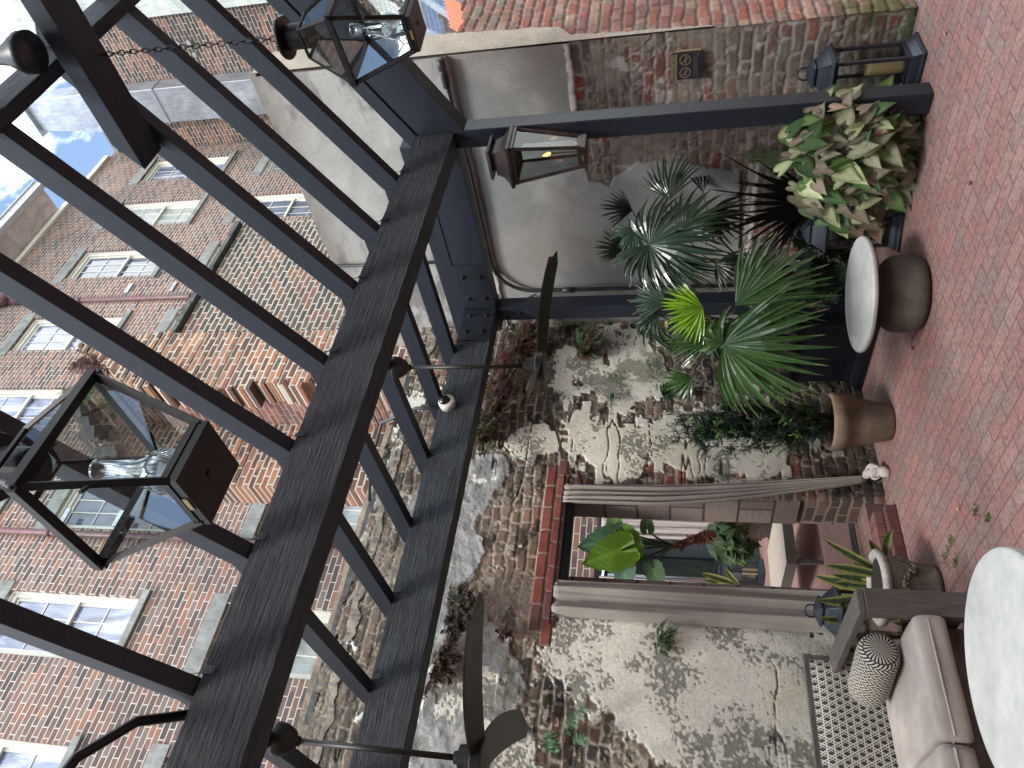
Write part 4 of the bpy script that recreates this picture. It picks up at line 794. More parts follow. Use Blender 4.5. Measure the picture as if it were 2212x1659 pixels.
b = MB(); b.tube([(4.74, 10.86, .3), (4.74, 10.86, 2.6)], .03, 10) if False else b.tube([(5.36, 10.9, .6), (5.36, 10.9, 2.6)], .035, 10); tag(b.build('rear_downpipe', M['galv'], None, smooth=True), 'pale blue drainpipe beside the glazed door across the rear courtyard', 'pipe')
# ------------------------------------------------------------------ concrete tables
def drum_table(label, c, R_, top, th, rb, grp='round concrete coffee tables'):
    t = thing('coffee_table', label, 'table', (c[0], c[1], 0), grp)
    b = MB(); b.lathe([(R_-.012, top-th), (R_-.003, top-th+.006), (R_, top-th+.015), (R_, top-.010), (R_-.006, top-.002), (R_-.012, top)], (c[0], c[1], 0), 96); b.build('tabletop', M['conc'], t)
    b = MB(); prof = [(rb*.72, 0), (rb*.88, .012), (rb*.97, .04), (rb, .09), (rb, .15), (rb*.97, .19), (rb*.88, .225), (rb*.70, .250), (rb*.45, .262), (rb*.37, .275), (rb*.36, top-th)]
    b.lathe(prof, (c[0], c[1], 0), 120, wob=lambda i, a: 1+(.006 if .05 < prof[i][1] < .23 else 0)*math.sin(a*60)); b.build('base', M['concbase'], t, smooth=True)
drum_table('small round concrete table standing in front of the dark planter', (3.90, 3.655), .385, .385, .035, .255)
drum_table('big round pale concrete table in front of the sofa', (1.12, 2.88), .435, .44, .05, .27)
# ------------------------------------------------------------------ sofa
t = thing('garden_sofa', 'weathered grey wooden sofa with woven cream back against the plaster wall', 'sofa', (1.0, 4.5, 0))
b = MB(); b.box(1.79, 1.93, 3.93, 4.86, .615, .65); b.build('arm', M['greywy'], t, bevel=.004)
b = MB(); b.box(1.79, 1.93, 3.92, 3.985, 0, .613); b.build('leg', m_wood('weathered_grey_wood_z', (.05, .043, .038), (.12, .105, .092), 'zxy', (6, 60, 60), .3, .002, .75), t, bevel=.004)
b = MB(); b.box(1.79, 1.93, 4.80, 4.86, 0, .613); b.build('leg', M['greywy'], t, bevel=.004)
b = MB(); b.box(-.3, 1.78, 4.03, 4.07, .14, .24); b.box(-.3, 1.78, 4.07, 4.80, .20, .235); b.build('seat_frame', M['greyw'], t, bevel=.004)
b = MB(); b.box(1.80, 1.86, 3.99, 4.8, .15, .23); b.build('side_rail', M['greywy'], t, bevel=.003)
b = MB(); b.box(-.3, 1.93, 4.87, 4.91, .745, .80); b.build('back_rail', M['greyw'], t, bevel=.004)
for x in (1.885, .8): b = MB(); b.box(x, x+.04, 4.87, 4.91, 0, .743); b.build('back_post', M['greywy'], t, bevel=.003)
b = MB(); b.box(-.3, -.16, 3.92, 4.86, .615, .65); b.build('arm', M['greywy'], t, bevel=.004)
mt, N_, L_, bb = newmat('woven_strap', rough=.55); p = N_.new("ShaderNodeTexCoord"); s_ = N_.new("ShaderNodeSeparateXYZ"); L_.new(p.outputs["Object"], s_.inputs[0])
def stripe(ax, az, per, wdt, off=0):
    v = math_(N_, L_, 'ADD', math_(N_, L_, 'MULTIPLY', s_.outputs[0], ax/per), math_(N_, L_, 'MULTIPLY', s_.outputs[2], az/per)); v = math_(N_, L_, 'ADD', v, off+100)
    fr = math_(N_, L_, 'FRACT', v); d = math_(N_, L_, 'ABSOLUTE', math_(N_, L_, 'SUBTRACT', fr, .5)); return math_(N_, L_, 'LESS_THAN', d, wdt/2)
P_ = .052
st = [stripe(0, 1, P_*.75, .20), stripe(1, 0, P_*.75, .26), stripe(.75, .75, P_*.75, .17, .5), stripe(.75, -.75, P_*.75, .17, .5), stripe(.75, .75, P_*.75, .10, .22), stripe(.75, -.75, P_*.75, .10, .22)]
st = [stripe(0, 1, .040, .17), stripe(.866, .5, .040, .15), stripe(.866, -.5, .040, .15), stripe(.866, .5, .040, .08, .33), stripe(.866, -.5, .040, .08, .33)]
mxx = st[0]
for q in st[1:]: mxx = math_(N_, L_, 'MAXIMUM', mxx, q)
L_.new(mix(N_, L_, mxx, (.012, .012, .018), (.44, .41, .34)), bb.inputs[0]); bump(N_, L_, bb, mxx, .8, .004)
b = MB(); nx, nz = 60, 16; vs = []; x0_, x1_ = .72, 1.87
def padded(b, x0, x1, yf0, yf1, z0, z1, th):
    nx, nz = 40, 12; g = []
    for side in (0, 1):
        for i in range(nx+1):
            for j in range(nz+1):
                u = i/nx; v = j/nz; e = min(1, min(u, 1-u)*nx/2.5)*min(1, min(v, 1-v)*nz/2.0); e = math.sqrt(max(0, e)); y = yf0+(yf1-yf0)*v
                g.append((x0+(x1-x0)*u, y+(-th*e if side == 0 else th*e), z0+(z1-z0)*v))
    n1 = (nx+1)*(nz+1); fs = []
    for i in range(nx):
        for j in range(nz):
            a = i*(nz+1)+j; fs += [(a, a+nz+1, a+nz+2, a+1), (n1+a+1, n1+a+nz+2, n1+a+nz+1, n1+a)]
    b.add(g, fs)
padded(b, .74, 1.875, 4.76, 4.83, .25, .775, .035); b.build('woven_back', mt, t, smooth=True)
b = MB(); padded(b, -.3, .73, 4.76, 4.83, .25, .775, .035); b.build('woven_back', mt, t, smooth=True)
def cushion(label, x0, x1, y0, y1, z0, z1, seed):
    nx, ny, nz = 26, 26, 8; b = MB(); bm = bmesh.new(); bmesh.ops.create_cube(bm, size=1); bmesh.ops.subdivide_edges(bm, edges=bm.edges[:], cuts=15, use_grid_fill=True)
    rn = _rnd(seed)
    for v in bm.verts:
        x, y, z = v.co*2; px = 1-abs(x)**8; py = 1-abs(y)**8
        zz = z*(.86+.16*math.sqrt(max(0, (1-x*x*.96)*(1-y*y*.96)))); rx = 1-.04*abs(z)**4; ry = 1-.05*abs(z)**4
        n_ = .003*math.sin(x*3.1+seed)*math.sin(y*2.7)+.0012*math.sin(x*11+y*5+seed)
        v.co = ((x0+x1)/2+(x1-x0)/2*x*rx, (y0+y1)/2+(y1-y0)/2*y*ry+.004*math.sin(x*4+seed), (z0+z1)/2+(z1-z0)/2*zz+n_*(z > 0))
    me = bpy.data.meshes.new('seat_cushion'); bm.to_mesh(me); bm.free(); me.polygons.foreach_set("use_smooth", [True]*len(me.polygons)); me.materials.append(M['cush'])
    o = link('seat_cushion', me); tag(o, label, 'cushion', 'taupe seat cushions')
    b = MB(); zz = (z0+z1)/2+.01; e = .012
    pts = [(x0-e*.2, y1-.05, zz), (x0-e*.2, y0+.03, zz), (x0+.02, y0-.002, zz), (x1-.02, y0-.002, zz), (x1+e*.2, y0+.03, zz), (x1+e*.2, y1-.05, zz)]
    b.tube(pts, .006, 6); q = b.build('piping', M['cush'], None, smooth=True); q.parent = o
cushion('taupe seat cushion next to the sofa arm under the bolster', 1.19, 1.785, 3.90, 4.72, .243, .415, 1)
cushion('taupe seat cushion at the left end, cut off by the picture edge', .57, 1.178, 3.92, 4.72, .243, .425, 4)
# bolster
mt, N_, L_, bb = newmat('chevron_fabric', rough=.85); a = N_.new("ShaderNodeUVMap"); a.uv_map = 'UVMap'; s_ = N_.new("ShaderNodeSeparateXYZ"); L_.new(a.outputs[0], s_.inputs[0])
U_ = math_(N_, L_, 'MULTIPLY', s_.outputs[0], 13.0); tri = math_(N_, L_, 'ABSOLUTE', math_(N_, L_, 'SUBTRACT', math_(N_, L_, 'FRACT', U_), .5)); V_ = math_(N_, L_, 'MULTIPLY', s_.outputs[1], 26.0)
col_ = math_(N_, L_, 'FLOOR', math_(N_, L_, 'MULTIPLY', U_, 2.0)); s1 = math_(N_, L_, 'FRACT', math_(N_, L_, 'ADD', V_, math_(N_, L_, 'ADD', math_(N_, L_, 'MULTIPLY', tri, 2.6), math_(N_, L_, 'MULTIPLY', col_, .5))))
dash = math_(N_, L_, 'LESS_THAN', s1, .48); gap = math_(N_, L_, 'GREATER_THAN', math_(N_, L_, 'FRACT', math_(N_, L_, 'MULTIPLY', U_, 2.0)), .14)
msk = math_(N_, L_, 'MULTIPLY', dash, gap); L_.new(mix(N_, L_, msk, (.012, .012, .018), (.55, .52, .43)), bb.inputs[0]); bump(N_, L_, bb, msk, .6, .002)
b = MB(); prof = [(.001, -.5), (.05, -.497), (.085, -.485), (.105, -.45), (.113, -.38)]+[(.115, -.3+.1*i) for i in range(7)]+[(.113, .38), (.105, .45), (.085, .485), (.05, .497), (.001, .5)]
n = 48; ax = (Vector((1.62, 4.60, 0))-Vector((1.69, 4.17, 0))).normalized(); A = Vector((1.66, 4.37, .525)); up = Vector((0, 0, 1)); sd = ax.cross(up); Lh = .46
vs = [];
for r_, l_ in prof:
    for j in range(n+1): th = 2*math.pi*j/n; vs.append(A+ax*l_*Lh+(up*math.sin(th)*.93+sd*math.cos(th))*r_*(1+.015*math.sin(th*3+l_*7)))
fs = [(i*(n+1)+j, i*(n+1)+j+1, (i+1)*(n+1)+j+1, (i+1)*(n+1)+j) for i in range(len(prof)-1) for j in range(n)]
b.add(vs, fs); o = b.build('bolster_pillow', mt, None, smooth=True); tag(o, 'black and white zigzag bolster pillow leaning in the sofa corner', 'pillow')
uv = o.data.uv_layers.new(name='UVMap'); 
for lp in o.data.loops:
    i, j = divmod(lp.vertex_index, n+1); uv.data[lp.index].uv = (prof[i][1]*Lh/.72+.5, j/n)
# ------------------------------------------------------------------ pots and planters
t = thing('terracotta_pot', 'weathered clay pot with a thick rim holding the dark needle shrub', 'pot', (3.68, 4.75, 0))
b = MB(); b.lathe([(.125, 0), (.135, .02), (.175, .20), (.195, .325), (.218, .335), (.222, .42), (.213, .437), (.195, .437), (.18, .41), (.17, .38)], (3.68, 4.75, 0), 64); b.build('shell', M['terra'], t, smooth=False)
for p_ in t.children[0].data.polygons: p_.use_smooth = True
b = MB(); b.lathe([(.175, .395), (.1, .40), (.01, .405)], (3.68, 4.75, 0), 24); b.build('soil', M['soil'], t)
t = thing('planter_box', 'big square navy planter with flared foot in the corner under the palms', 'planter', (4.75, 4.9, 0))
b = MB(); b.sqlathe([(.385, 0), (.385, .06), (.365, .09), (.345, .11), (.335, .16), (.335, .54), (.345, .58), (.375, .60), (.375, .66), (.35, .66), (.34, .58)], (4.80, 4.86, 0)); b.build('box', M['navy'], t, bevel=.006)
b = MB(); b.sqlathe([(.34, .6), (.1, .62)], (4.80, 4.86, 0)); b.build('soil', M['soil'], t)
t = thing('relief_pot', 'stone pot with pale fluted rim and garland relief holding the snake plant', 'pot', (2.28, 4.60, 0))
cx, cy = 2.30, 4.66
prof = [(.13, 0), (.15, .01), (.158, .04), (.15, .05), (.165, .12), (.185, .22), (.198, .30), (.2, .31)]
b = MB(); b.lathe(prof, (cx, cy, 0), 72, wob=lambda i, a: 1+.012*math.sin(a*9)*math.sin(i*1.3)); b.build('body', M['urn'], t, smooth=True)
b = MB(); b.lathe([(.2, .305), (.225, .315), (.235, .335), (.232, .352), (.215, .362), (.195, .358), (.18, .33), (.17, .27)], (cx, cy, 0), 144, cap=False, wob=lambda i, a: 1+(.016*math.sin(a*36) if i in (1, 2, 3) else 0)); b.build('rim', M['urnrim'], t, smooth=True)
b = MB(); rn = random.Random(3)
for k in range(120):
    a = k/120*2*math.pi; sw = .055*abs(math.sin(a*2.5)); z = .26-.12+sw*1.6+rn.uniform(-.015, .015); r_ = .163+(z)*.12+.004; s = rn.uniform(.008, .015)
    b.lathe([(.001, -s), (s*.7, -s*.6), (s, 0), (s*.7, s*.6), (.001, s)], (cx+r_*math.cos(a), cy+r_*math.sin(a), z), 7, cap=False)
b.build('garland', M['urn'], t, smooth=True)
b = MB(); b.lathe([(.196, .335), (.05, .342), (.01, .342)], (cx, cy, 0), 20); b.build('soil', M['soil'], t)
t = thing('low_pot', 'dark low pot almost hidden under the variegated plant by the post', 'pot', (4.78, 3.25, 0))
b = MB(); b.lathe([(.12, 0), (.14, .02), (.17, .24), (.18, .26), (.165, .27), (.15, .22)], (4.78, 3.25, 0), 32); b.build('shell', M['navy'], t, smooth=True)
# rear courtyard things
t = thing('slatted_table', 'low slatted grey wooden table seen through the doorway', 'table', (4.0, 7.5, .2))
ox, oy = 3.62, 6.90; zt = .52
b = MB()
for i in range(8): b.box(ox+.1*i, ox+.1*i+.092, oy, oy+1.25, zt-.02, zt)
b.build('slatted_top', m_wood('grey_slats', (.32, .29, .24), (.44, .4, .34), 'yxz', (5, 60, 60), .2, .002, .7), t)
b = MB(); b.box(ox, ox+.79, oy-.012, oy, zt-.10, zt-.002); b.box(ox-.012, ox, oy, oy+1.25, zt-.10, zt-.002); b.box(ox+.79, ox+.80, oy, oy+1.25, zt-.10, zt-.002); b.build('apron', M['greyw'], t)
for x in (ox+.0, ox+.74):
    for y in (oy+.0, oy+1.19): b = MB(); b.hexa([(x+.01, y+.01, .17), (x+.04, y+.01, .17), (x+.04, y+.04, .17), (x+.01, y+.04, .17)], [(x, y, zt-.03), (x+.055, y, zt-.03), (x+.055, y+.055, zt-.03), (x, y+.055, zt-.03)]); b.build('leg', M['greyw'], t)
t = thing('rear_urn', 'large pale stone urn under the trailing plant in the rear courtyard', 'pot', (5.7, 9.6, .23))
b = MB(); b.lathe([(.2, 0), (.22, .05), (.17, .1), (.27, .3), (.31, .5), (.33, .52), (.3, .54), (.26, .5)], (5.55, 9.5, .22), 32); b.build('shell', m_noise('urn_stone', (.16, .14, .12), (.26, .23, .2), 5, .9, .4, .01, 30), t, smooth=True)
t = thing('plant_stand', 'orange brown wooden stand carrying a small pot by the left curtain', 'stand', (4.1, 9.3, .22))
b = MB(); b.box(3.85, 4.25, 9.1, 9.5, .62, .65); b.build('top', m_noise('orange_wood', (.2, .08, .035), (.3, .13, .06), 8, .6), t)
for x in (3.87, 4.2):
    for y in (9.12, 9.45): b = MB(); b.box(x, x+.035, y, y+.035, .2, .62); b.build('leg', t.children[0].data.materials[0], t)
t = thing('small_clay_pot', 'small pale clay pot of snake plant on the orange stand', 'pot', (4.05, 9.3, .65))
b = MB(); b.lathe([(.10, 0), (.14, .17), (.16, .18), (.16, .22), (.14, .22), (.12, .16)], (4.05, 9.3, .652), 24); b.build('shell', M['conc'], t, smooth=True)
# ================================================================== PLANTS
def atD(x, y, D): return CAM+ray(x, y)*(D/F0)
def jit(c, rn, a=.25): k = 1+rn.uniform(-a, a); return tuple(max(0, v*k) for v in c)
def ribbon(b, pts, wid, nrm, cols, fold=0.0, cs=(-1, 0, 1), colf=None):
    """a leaf blade along pts, widths wid, folded about its midrib"""
    k = len(pts); vs = []; cc = []; m_ = len(cs)
    for i in range(k):
        d = (pts[min(i+1, k-1)]-pts[max(i-1, 0)]).normalized(); n = nrm if not hasattr(nrm, '__call__') else nrm(i)
        s = d.cross(n)
        if s.length < 1e-5: s = d.orthogonal()
        s.normalize(); n2 = s.cross(d)
        for c in cs: vs.append(pts[i]+s*wid[i]*c+n2*(abs(c)*fold*wid[i])); cc.append(colf(i/(k-1), c) if colf else cols)
    b.add(vs, [(i*m_+j, i*m_+j+1, (i+1)*m_+j+1, (i+1)*m_+j) for i in range(k-1) for j in range(m_-1)], cols=cc)
def palm_fan(b, hub, mid, nrm, span, n, R_, col, rn, droop=.25, split=.45, wseg=None):
    d = (mid-nrm*mid.dot(nrm)).normalized(); s = nrm.cross(d).normalized()
    for i in range(n):
        f = (i+.5)/n-.5; a = f*span; dr = d*math.cos(a)+s*math.sin(a)
        a += rn.uniform(-.35, .35)*span/n; dr = d*math.cos(a)+s*math.sin(a); dj = rn.uniform(.5, 1.9); nj = rn.uniform(-.10, .10)
        r_ = R_*(1-.18*abs(f*2)**2)*rn.uniform(.84, 1.06); zig = nrm*(.012 if i % 2 else -.012)
        w_ = (wseg or 2*math.sin(span/n/2)*split)*r_*1.0
        pts = []; wd = []
        for t in (0, .12, .28, .45, .6, .75, .88, 1.0):
            p = hub+dr*r_*t+zig*min(1, t*3)+Vector((0, 0, -1))*droop*dj*r_*t**2.6+nrm*(.10*r_*math.sin(t*2.6)+nj*r_*t*t)
            pts.append(p); wd.append(max(.0008, w_*(min(1, t/.45) if t < .45 else (1-(t-.45)/.55)**.75)))
        c0 = jit(col, rn, .2); tipc = (.30, .24, .12) if rn.random() < .5 else c0
        ribbon(b, pts, wd, nrm, c0, .6, colf=lambda t, c, c0=c0, tipc=tipc: tipc if t > .87 else tuple(v*(1.0+.22*(abs(c) > .5)) for v in c0))
G1 = (.02, .05, .022); G2 = (.04, .105, .025); LIME = (.19, .40, .02); DK = (.007, .015, .010); SIL = (.035, .07, .045)
def palm(label, base, fans):
    t = thing('fan_palm', label, 'palm', tuple(base), 'fan palms in the corner planter'); rn = random.Random(len(fans)*7)
    for hx, hy, mx_, my_, D, span, n, col, dr, tx, ty, ws in fans:
        hub = atD(hx, hy, D); tip = atD(mx_, my_, D); R_ = (tip-hub).length; mid = (tip-hub)
        nrm = (-FW+RT*tx+UP*ty).normalized(); b = MB(); palm_fan(b, hub, mid, nrm, R(span), n, R_, col, rn, dr, wseg=ws)
        fr = b.build('frond', M['leaf'] if col is not DK else M['leafd'], t, smooth=False)
        bz = Vector(base)+Vector((rn.uniform(-.1, .1), rn.uniform(-.1, .1), 0)); ctl = Vector((bz.x*.7+hub.x*.3, bz.y*.7+hub.y*.3, max(hub.z, bz.z)*.9+.05)); q = MB()
        pts = [bz.lerp(ctl, s).lerp(ctl.lerp(hub, s), s) for s in [i/10 for i in range(11)]]
        q.tube(pts, [.008-.004*i/10 for i in range(11)], 6, col=(.05, .085, .03)); q.build('petiole', M['leafm'], fr, smooth=True)
    b = MB(); b.tube([Vector(base)-Vector((0, 0, .08)), Vector(base)+Vector((0, 0, .1))], [.05, .03], 10, col=(.08, .055, .03)); b.build('trunk', M['leafm'], t)
palm('bright fan palm with a lime green fan leaning towards the small round table', (4.68, 4.72, .62), [
    (1518, 664, 1424, 690, 5.45, 150, 22, LIME, .02, .1, .2, None), (1563, 744, 1735, 800, 5.15, 160, 28, G2, .22, -.2, .5, None),
    (1563, 744, 1480, 700, 5.18, 120, 12, G2, .5, -.2, .5, None),
    (1589, 660, 1725, 540, 5.12, 95, 20, G2, .05, .2, .3, None), (1600, 650, 1762, 632, 5.3, 95, 20, G2, .12, .0, .4, None), (1533, 729, 1436, 765, 5.5, 75, 16, G2, .05, -.3, .2, None),
    (1496, 816, 1436, 852, 5.5, 110, 12, G2, .1, -.2, .3, None), (1440, 655, 1345, 625, 5.5, 110, 22, SIL, .12, 0, .5, None), (1424, 678, 1335, 745, 5.6, 110, 26, G1, .75, -.3, .5, None),
    (1540, 700, 1590, 820, 5.35, 80, 14, G1, .5, -.4, .4, None)])
palm('dark glossy fan palm standing against the grey wall behind the bright one', (4.95, 4.45, .62), [
    (1404, 529, 1530, 560, 5.55, 320, 44, SIL, .22, .1, .3, None), (1366, 455, 1295, 440, 6.0, 115, 22, DK, .0, .2, .1, None), (1357, 540, 1284, 518, 6.05, 95, 18, DK, .0, 0, .1, None),
    (1447, 431, 1432, 325, 5.8, 110, 26, SIL, .1, .3, .4, None), (1480, 495, 1545, 430, 5.9, 200, 28, G1, .25, .2, .5, None), (1375, 500, 1330, 560, 5.75, 160, 26, SIL, .3, 0, .5, None),
    (1519, 417, 1503, 330, 6.05, 60, 8, DK, .0, .2, .2, None), (1530, 460, 1590, 520, 5.95, 150, 18, DK, .2, .2, .3, None), (1450, 560, 1500, 640, 5.6, 120, 20, G1, .3, 0, .4, None), (1545, 570, 1610, 610, 6.0, 120, 18, DK, .2, .2, .3, None)])
# strap leaved plant
t = thing('strap_plant', 'almost black spiky strap leaved plant behind the variegated plant', 'plant', tuple(atD(1775, 425, 6.0))); rn = random.Random(4); b = MB()
for i in range(46):
    f = (i+.5)/46; a = R(-62+124*f)+rn.uniform(-.08, .08); L_ = rn.uniform(150, 262)*(1-.25*abs(f*2-1)); D = 6.0+rn.uniform(-.25, .2); p0 = atD(1780+rn.uniform(-12, 12), 425+rn.uniform(-14, 14), 6.0)
    p2 = atD(1775-L_*math.cos(a), 425+L_*math.sin(a), D); p1 = p0.lerp(p2, .55)+Vector((0, 0, .05+.06*abs(a)))
    pts = [p0.lerp(p1, s).lerp(p1.lerp(p2, s), s) for s in [k/8 for k in range(9)]]; ribbon(b, pts, [.006+.015*math.sin(min(1, k/8*1.3+.12)*math.pi)*(1-k/8*.2) if k < 8 else .001 for k in range(9)], -FW, jit((.008, .012, .013), rn), .4)
b.build('leaves', M['leafd'], t)
b = MB(); b.tube([atD(1780, 425, 6.0)-Vector((0, 0, .57)), atD(1775, 425, 6.0)], [.03, .02], 8, col=(.03, .025, .02)); b.build('stem', M['leafd'], t)
# palmate dark shrub
t = thing('palmate_shrub', 'dark shrub of lobed leaves low between the planter and the small table', 'shrub', tuple(atD(1830, 575, 5.9))); rn = random.Random(6); b = MB()
for i in range(46):
    c = atD(rn.uniform(1725, 1830), rn.uniform(495, 650), rn.uniform(5.75, 5.95)); n = (-FW+UP*rn.uniform(0, .9)+RT*rn.uniform(-.4, .4)).normalized(); d0 = n.orthogonal().normalized(); a0 = rn.uniform(0, 6); s_ = n.cross(d0); r_ = rn.uniform(.06, .10); col = jit((.012, .03, .012), rn, .4)
    for k in range(7):
        a = a0+R(-115+38*k); dr = d0*math.cos(a)+s_*math.sin(a); ribbon(b, [c+dr*r_*q-Vector((0, 0, .25*r_*q*q)) for q in (0, .3, .65, 1)], [.004, .2*r_, .2*r_, .001], n, col, .2)
b.build('leaves', M['leafm'], t)
b = MB()
for i in range(6): b.tube([atD(1860+rn.uniform(-5, 5), 575+rn.uniform(-10, 10), 5.9), atD(rn.uniform(1740, 1800), rn.uniform(510, 640), 5.85)], .004, 5, col=(.03, .04, .02))
b.build('stems', M['leafm'], t)
# arrowhead plants
def heart(b, c, d, n, L_, colc, cole, curl=.15):
    s = d.cross(n).normalized(); n = s.cross(d)
    out = [(-.02, .0), (-.20, .10), (-.30, .24), (-.22, .38), (.0, .43), (.25, .38), (.5, .27), (.75, .13), (1.0, 0.0)]
    k = len(out); vs = []; cc = []
    for u, w_ in out:
        for sg in (-1, -.5, 0, .5, 1):
            x = max(u, -.02) if sg == 0 else u*(1 if abs(sg) == 1 else .55 if u < 0 else 1)
            z = curl*w_*abs(sg)*1.3-.55*curl*x*x+(.035 if abs(sg) == .5 else 0); vs.append(c+(d*x+s*w_*sg+n*z)*L_); cc.append(cole if abs(sg) == 1 else colc)
    b.add(vs, [(i*5+j, i*5+j+1, (i+1)*5+j+1, (i+1)*5+j) for i in range(k-1) for j in range(4)], cols=cc)
PC = [((.34, .38, .20), (.16, .21, .09)), ((.30, .31, .20), (.14, .16, .08)), ((.24, .19, .14), (.13, .12, .07)), ((.42, .27, .21), (.2, .2, .1)), ((.10, .19, .06), (.05, .11, .03)), ((.07, .14, .05), (.035, .08, .025)), ((.46, .50, .29), (.24, .30, .12)), ((.2, .19, .13), (.1, .1, .06)), ((.15, .25, .07), (.07, .14, .04)), ((.26, .23, .16), (.12, .13, .07))]
def arrow_plant(label, n, cx_, cy_, rx, ry, D0, dd, base, seed, dark=1.0, sz=(.075, .125), wts=None, slope=0.0, extra=0):
    t = thing('arrowhead_plant', label, 'plant', tuple(base)); rn = random.Random(seed); b = MB(); q = MB(); base = Vector(base)
    for i in range(n+extra):
        while True:
            u = rn.uniform(-1, 1); v = rn.uniform(-1, 1)
            if u*u+v*v < 1: break
        if i >= n: u = rn.uniform(.35, .98); v = rn.uniform(-1.0, -.35); u, v = u*.9, v*.9; 
        bulge = math.sqrt(max(0, 1-u*u-v*v)); D = D0+slope*v-dd*bulge*rn.uniform(.45, 1.0); c = atD(cx_+u*rx, cy_+v*ry, D); c.z = max(c.z, .035)
        n_ = (-FW*.8+RT*(-v*.5+rn.uniform(-.5, .5))+UP*(.55-u*.2+rn.uniform(-.5, .5))).normalized()
        d = (RT*(-v*.9+rn.uniform(-.8, .8))-UP*rn.uniform(.2, 1.1)-FW*.2); d = (d-n_*d.dot(n_)).normalized()
        pc, pe = PC[rn.choices(range(10), wts or [3, 4, 3, 2, 3, 3, 2, 3, 2, 3])[0]]; k = rn.uniform(.7, 1.15)*dark
        L_ = rn.uniform(*sz); heart(b, c, d, n_, L_, tuple(x*k for x in pc), tuple(x*k for x in pe), rn.uniform(.05, .35))
        if rn.random() < .6:
            m_ = c.lerp(base, .5)+Vector((0, 0, .08)); q.tube([c, c.lerp(m_, .5)+Vector((0, 0, .01)), m_, base+Vector((rn.uniform(-.06, .06), rn.uniform(-.06, .06), 0))], .0025, 5, col=(.10, .17, .05))
    b.build('leaves', M['leafm'], t, smooth=True); q.build('stems', M['leafm'], t, smooth=True)
arrow_plant('bushy arrowhead plant with pale green and pink leaves at the foot of the post', 255, 1840, 345, 160, 150, 5.08, .36, (4.74, 3.2, .25), 21, 1.15, sz=(.075, .155), slope=.28, extra=34)
arrow_plant('thinner green arrowhead plant climbing the old brick wall behind the post', 60, 1600, 318, 95, 55, 6.15, .25, (4.95, 3.35, .5), 22, .5, wts=[1, 1, 1, 0, 5, 5, 0, 1, 3, 1])
# needle shrub in clay pot
t = thing('needle_shrub', 'dark green needle leaved shrub growing in the weathered clay pot', 'shrub', (3.68, 4.75, .4)); rn = random.Random(9); b = MB(); st = MB()
def needles(pts, n, i):
    for k in range(1, len(pts)):
        for m_ in range(n):
            p = pts[k-1].lerp(pts[k], m_/n); d0 = (pts[k]-pts[k-1]).normalized(); o = d0.orthogonal().normalized(); an = rn.uniform(0, 6.28); rad = (o*math.cos(an)+d0.cross(o)*math.sin(an)); dr = (rad+d0*rn.uniform(.3, 1.0)).normalized(); ln = rn.uniform(.035, .065)
            tipg = k >= len(pts)-2 and i % 4 == 0; col = jit((.11, .22, .05) if tipg else (.012, .032, .018), rn, .4); w_ = d0.cross(dr).normalized()*.0032
            b.add([p-w_*.4, p+dr*ln*.5-w_, p+dr*ln-Vector((0, 0, .006)), p+dr*ln*.5+w_, p+w_*.4], [(0, 1, 2, 3, 4)], col)
for i in range(30):
    a = rn.uniform(0, 6.28); sp_ = rn.uniform(.02, .20); hh = rn.uniform(.45, 1.2) if i > 8 else rn.uniform(.95, 1.25); p0 = Vector((3.68+.05*math.cos(a), 4.75+.05*math.sin(a), .40)); p2 = Vector((3.66+sp_*math.cos(a), 4.75+sp_*math.sin(a), .44+hh)); p1 = Vector((3.68+sp_*1.2*math.cos(a), 4.75+sp_*1.2*math.sin(a), .44+hh*.45))
    pts = [p0.lerp(p1, s).lerp(p1.lerp(p2, s), s) for s in [k/16 for k in range(17)]]; st.tube(pts, [.005-.0035*k/16 for k in range(17)], 5, col=(.05, .035, .02)); needles(pts[9:], 7, i)
    for q in range(11):
        f = rn.randint(2, 15); c = pts[f]; an = rn.uniform(0, 6.28); L_ = rn.uniform(.10, .24)*(1-.35*f/16); e = c+Vector((math.cos(an)*L_*.8, math.sin(an)*L_*.8, L_*rn.uniform(.3, .9)))
        e.y = min(e.y, 5.17); tw = [c.lerp(e, s)+Vector((0, 0, -.02*math.sin(s*3.1))) for s in (0, .2, .4, .6, .8, 1)]; st.tube(tw, .0018, 4, col=(.04, .035, .02)); needles(tw, 7, i+q)
b.build('needles', M['needle'], t); st.build('stems', M['needle'], t, smooth=True)
# snake plants
def snake(label, base, blades, D, seed, w0=.036, grp='snake plants'):
    t = thing('snake_plant', label, 'plant', tuple(base), grp); rn = random.Random(seed)
    for (bx, by, tx, ty, bend, wf) in blades:
        p0 = atD(bx, by, D+rn.uniform(-.05, .05)); p2 = atD(tx, ty, D+rn.uniform(-.12, .12)); p1 = p0.lerp(p2, .5)+UP*.0+RT*bend+Vector((0, 0, .05)); b = MB(); n_ = (-FW+RT*rn.uniform(-.6, .6)).normalized()
        K = 16; pts = [p0.lerp(p1, s).lerp(p1.lerp(p2, s), s) for s in [k/K for k in range(K+1)]]
        wd = [w0*wf*(.55+.45*math.sin(min(1, k/K*1.6)*math.pi/2))*(1 if k < K*.6 else max(.03, (1-(k/K-.6)/.4)**.7)) for k in range(K+1)]
        ph = rn.uniform(0, 9)
        def cf(t_, c):
            if abs(c) > .9: return (.42, .40, .10)
            if abs(c) > .7: return (.36, .36, .10)
            v = .5+.5*math.sin(t_*48+ph+abs(c)*4); return (.030+.05*v, .055+.07*v, .03+.035*v)
        ribbon(b, pts, wd, n_, None, .30, cs=(-1, -.78, -.72, -.35, 0, .35, .72, .78, 1), colf=cf); o = b.build('leaf', M['leafm'], t, smooth=True)
D1_ = 4.86
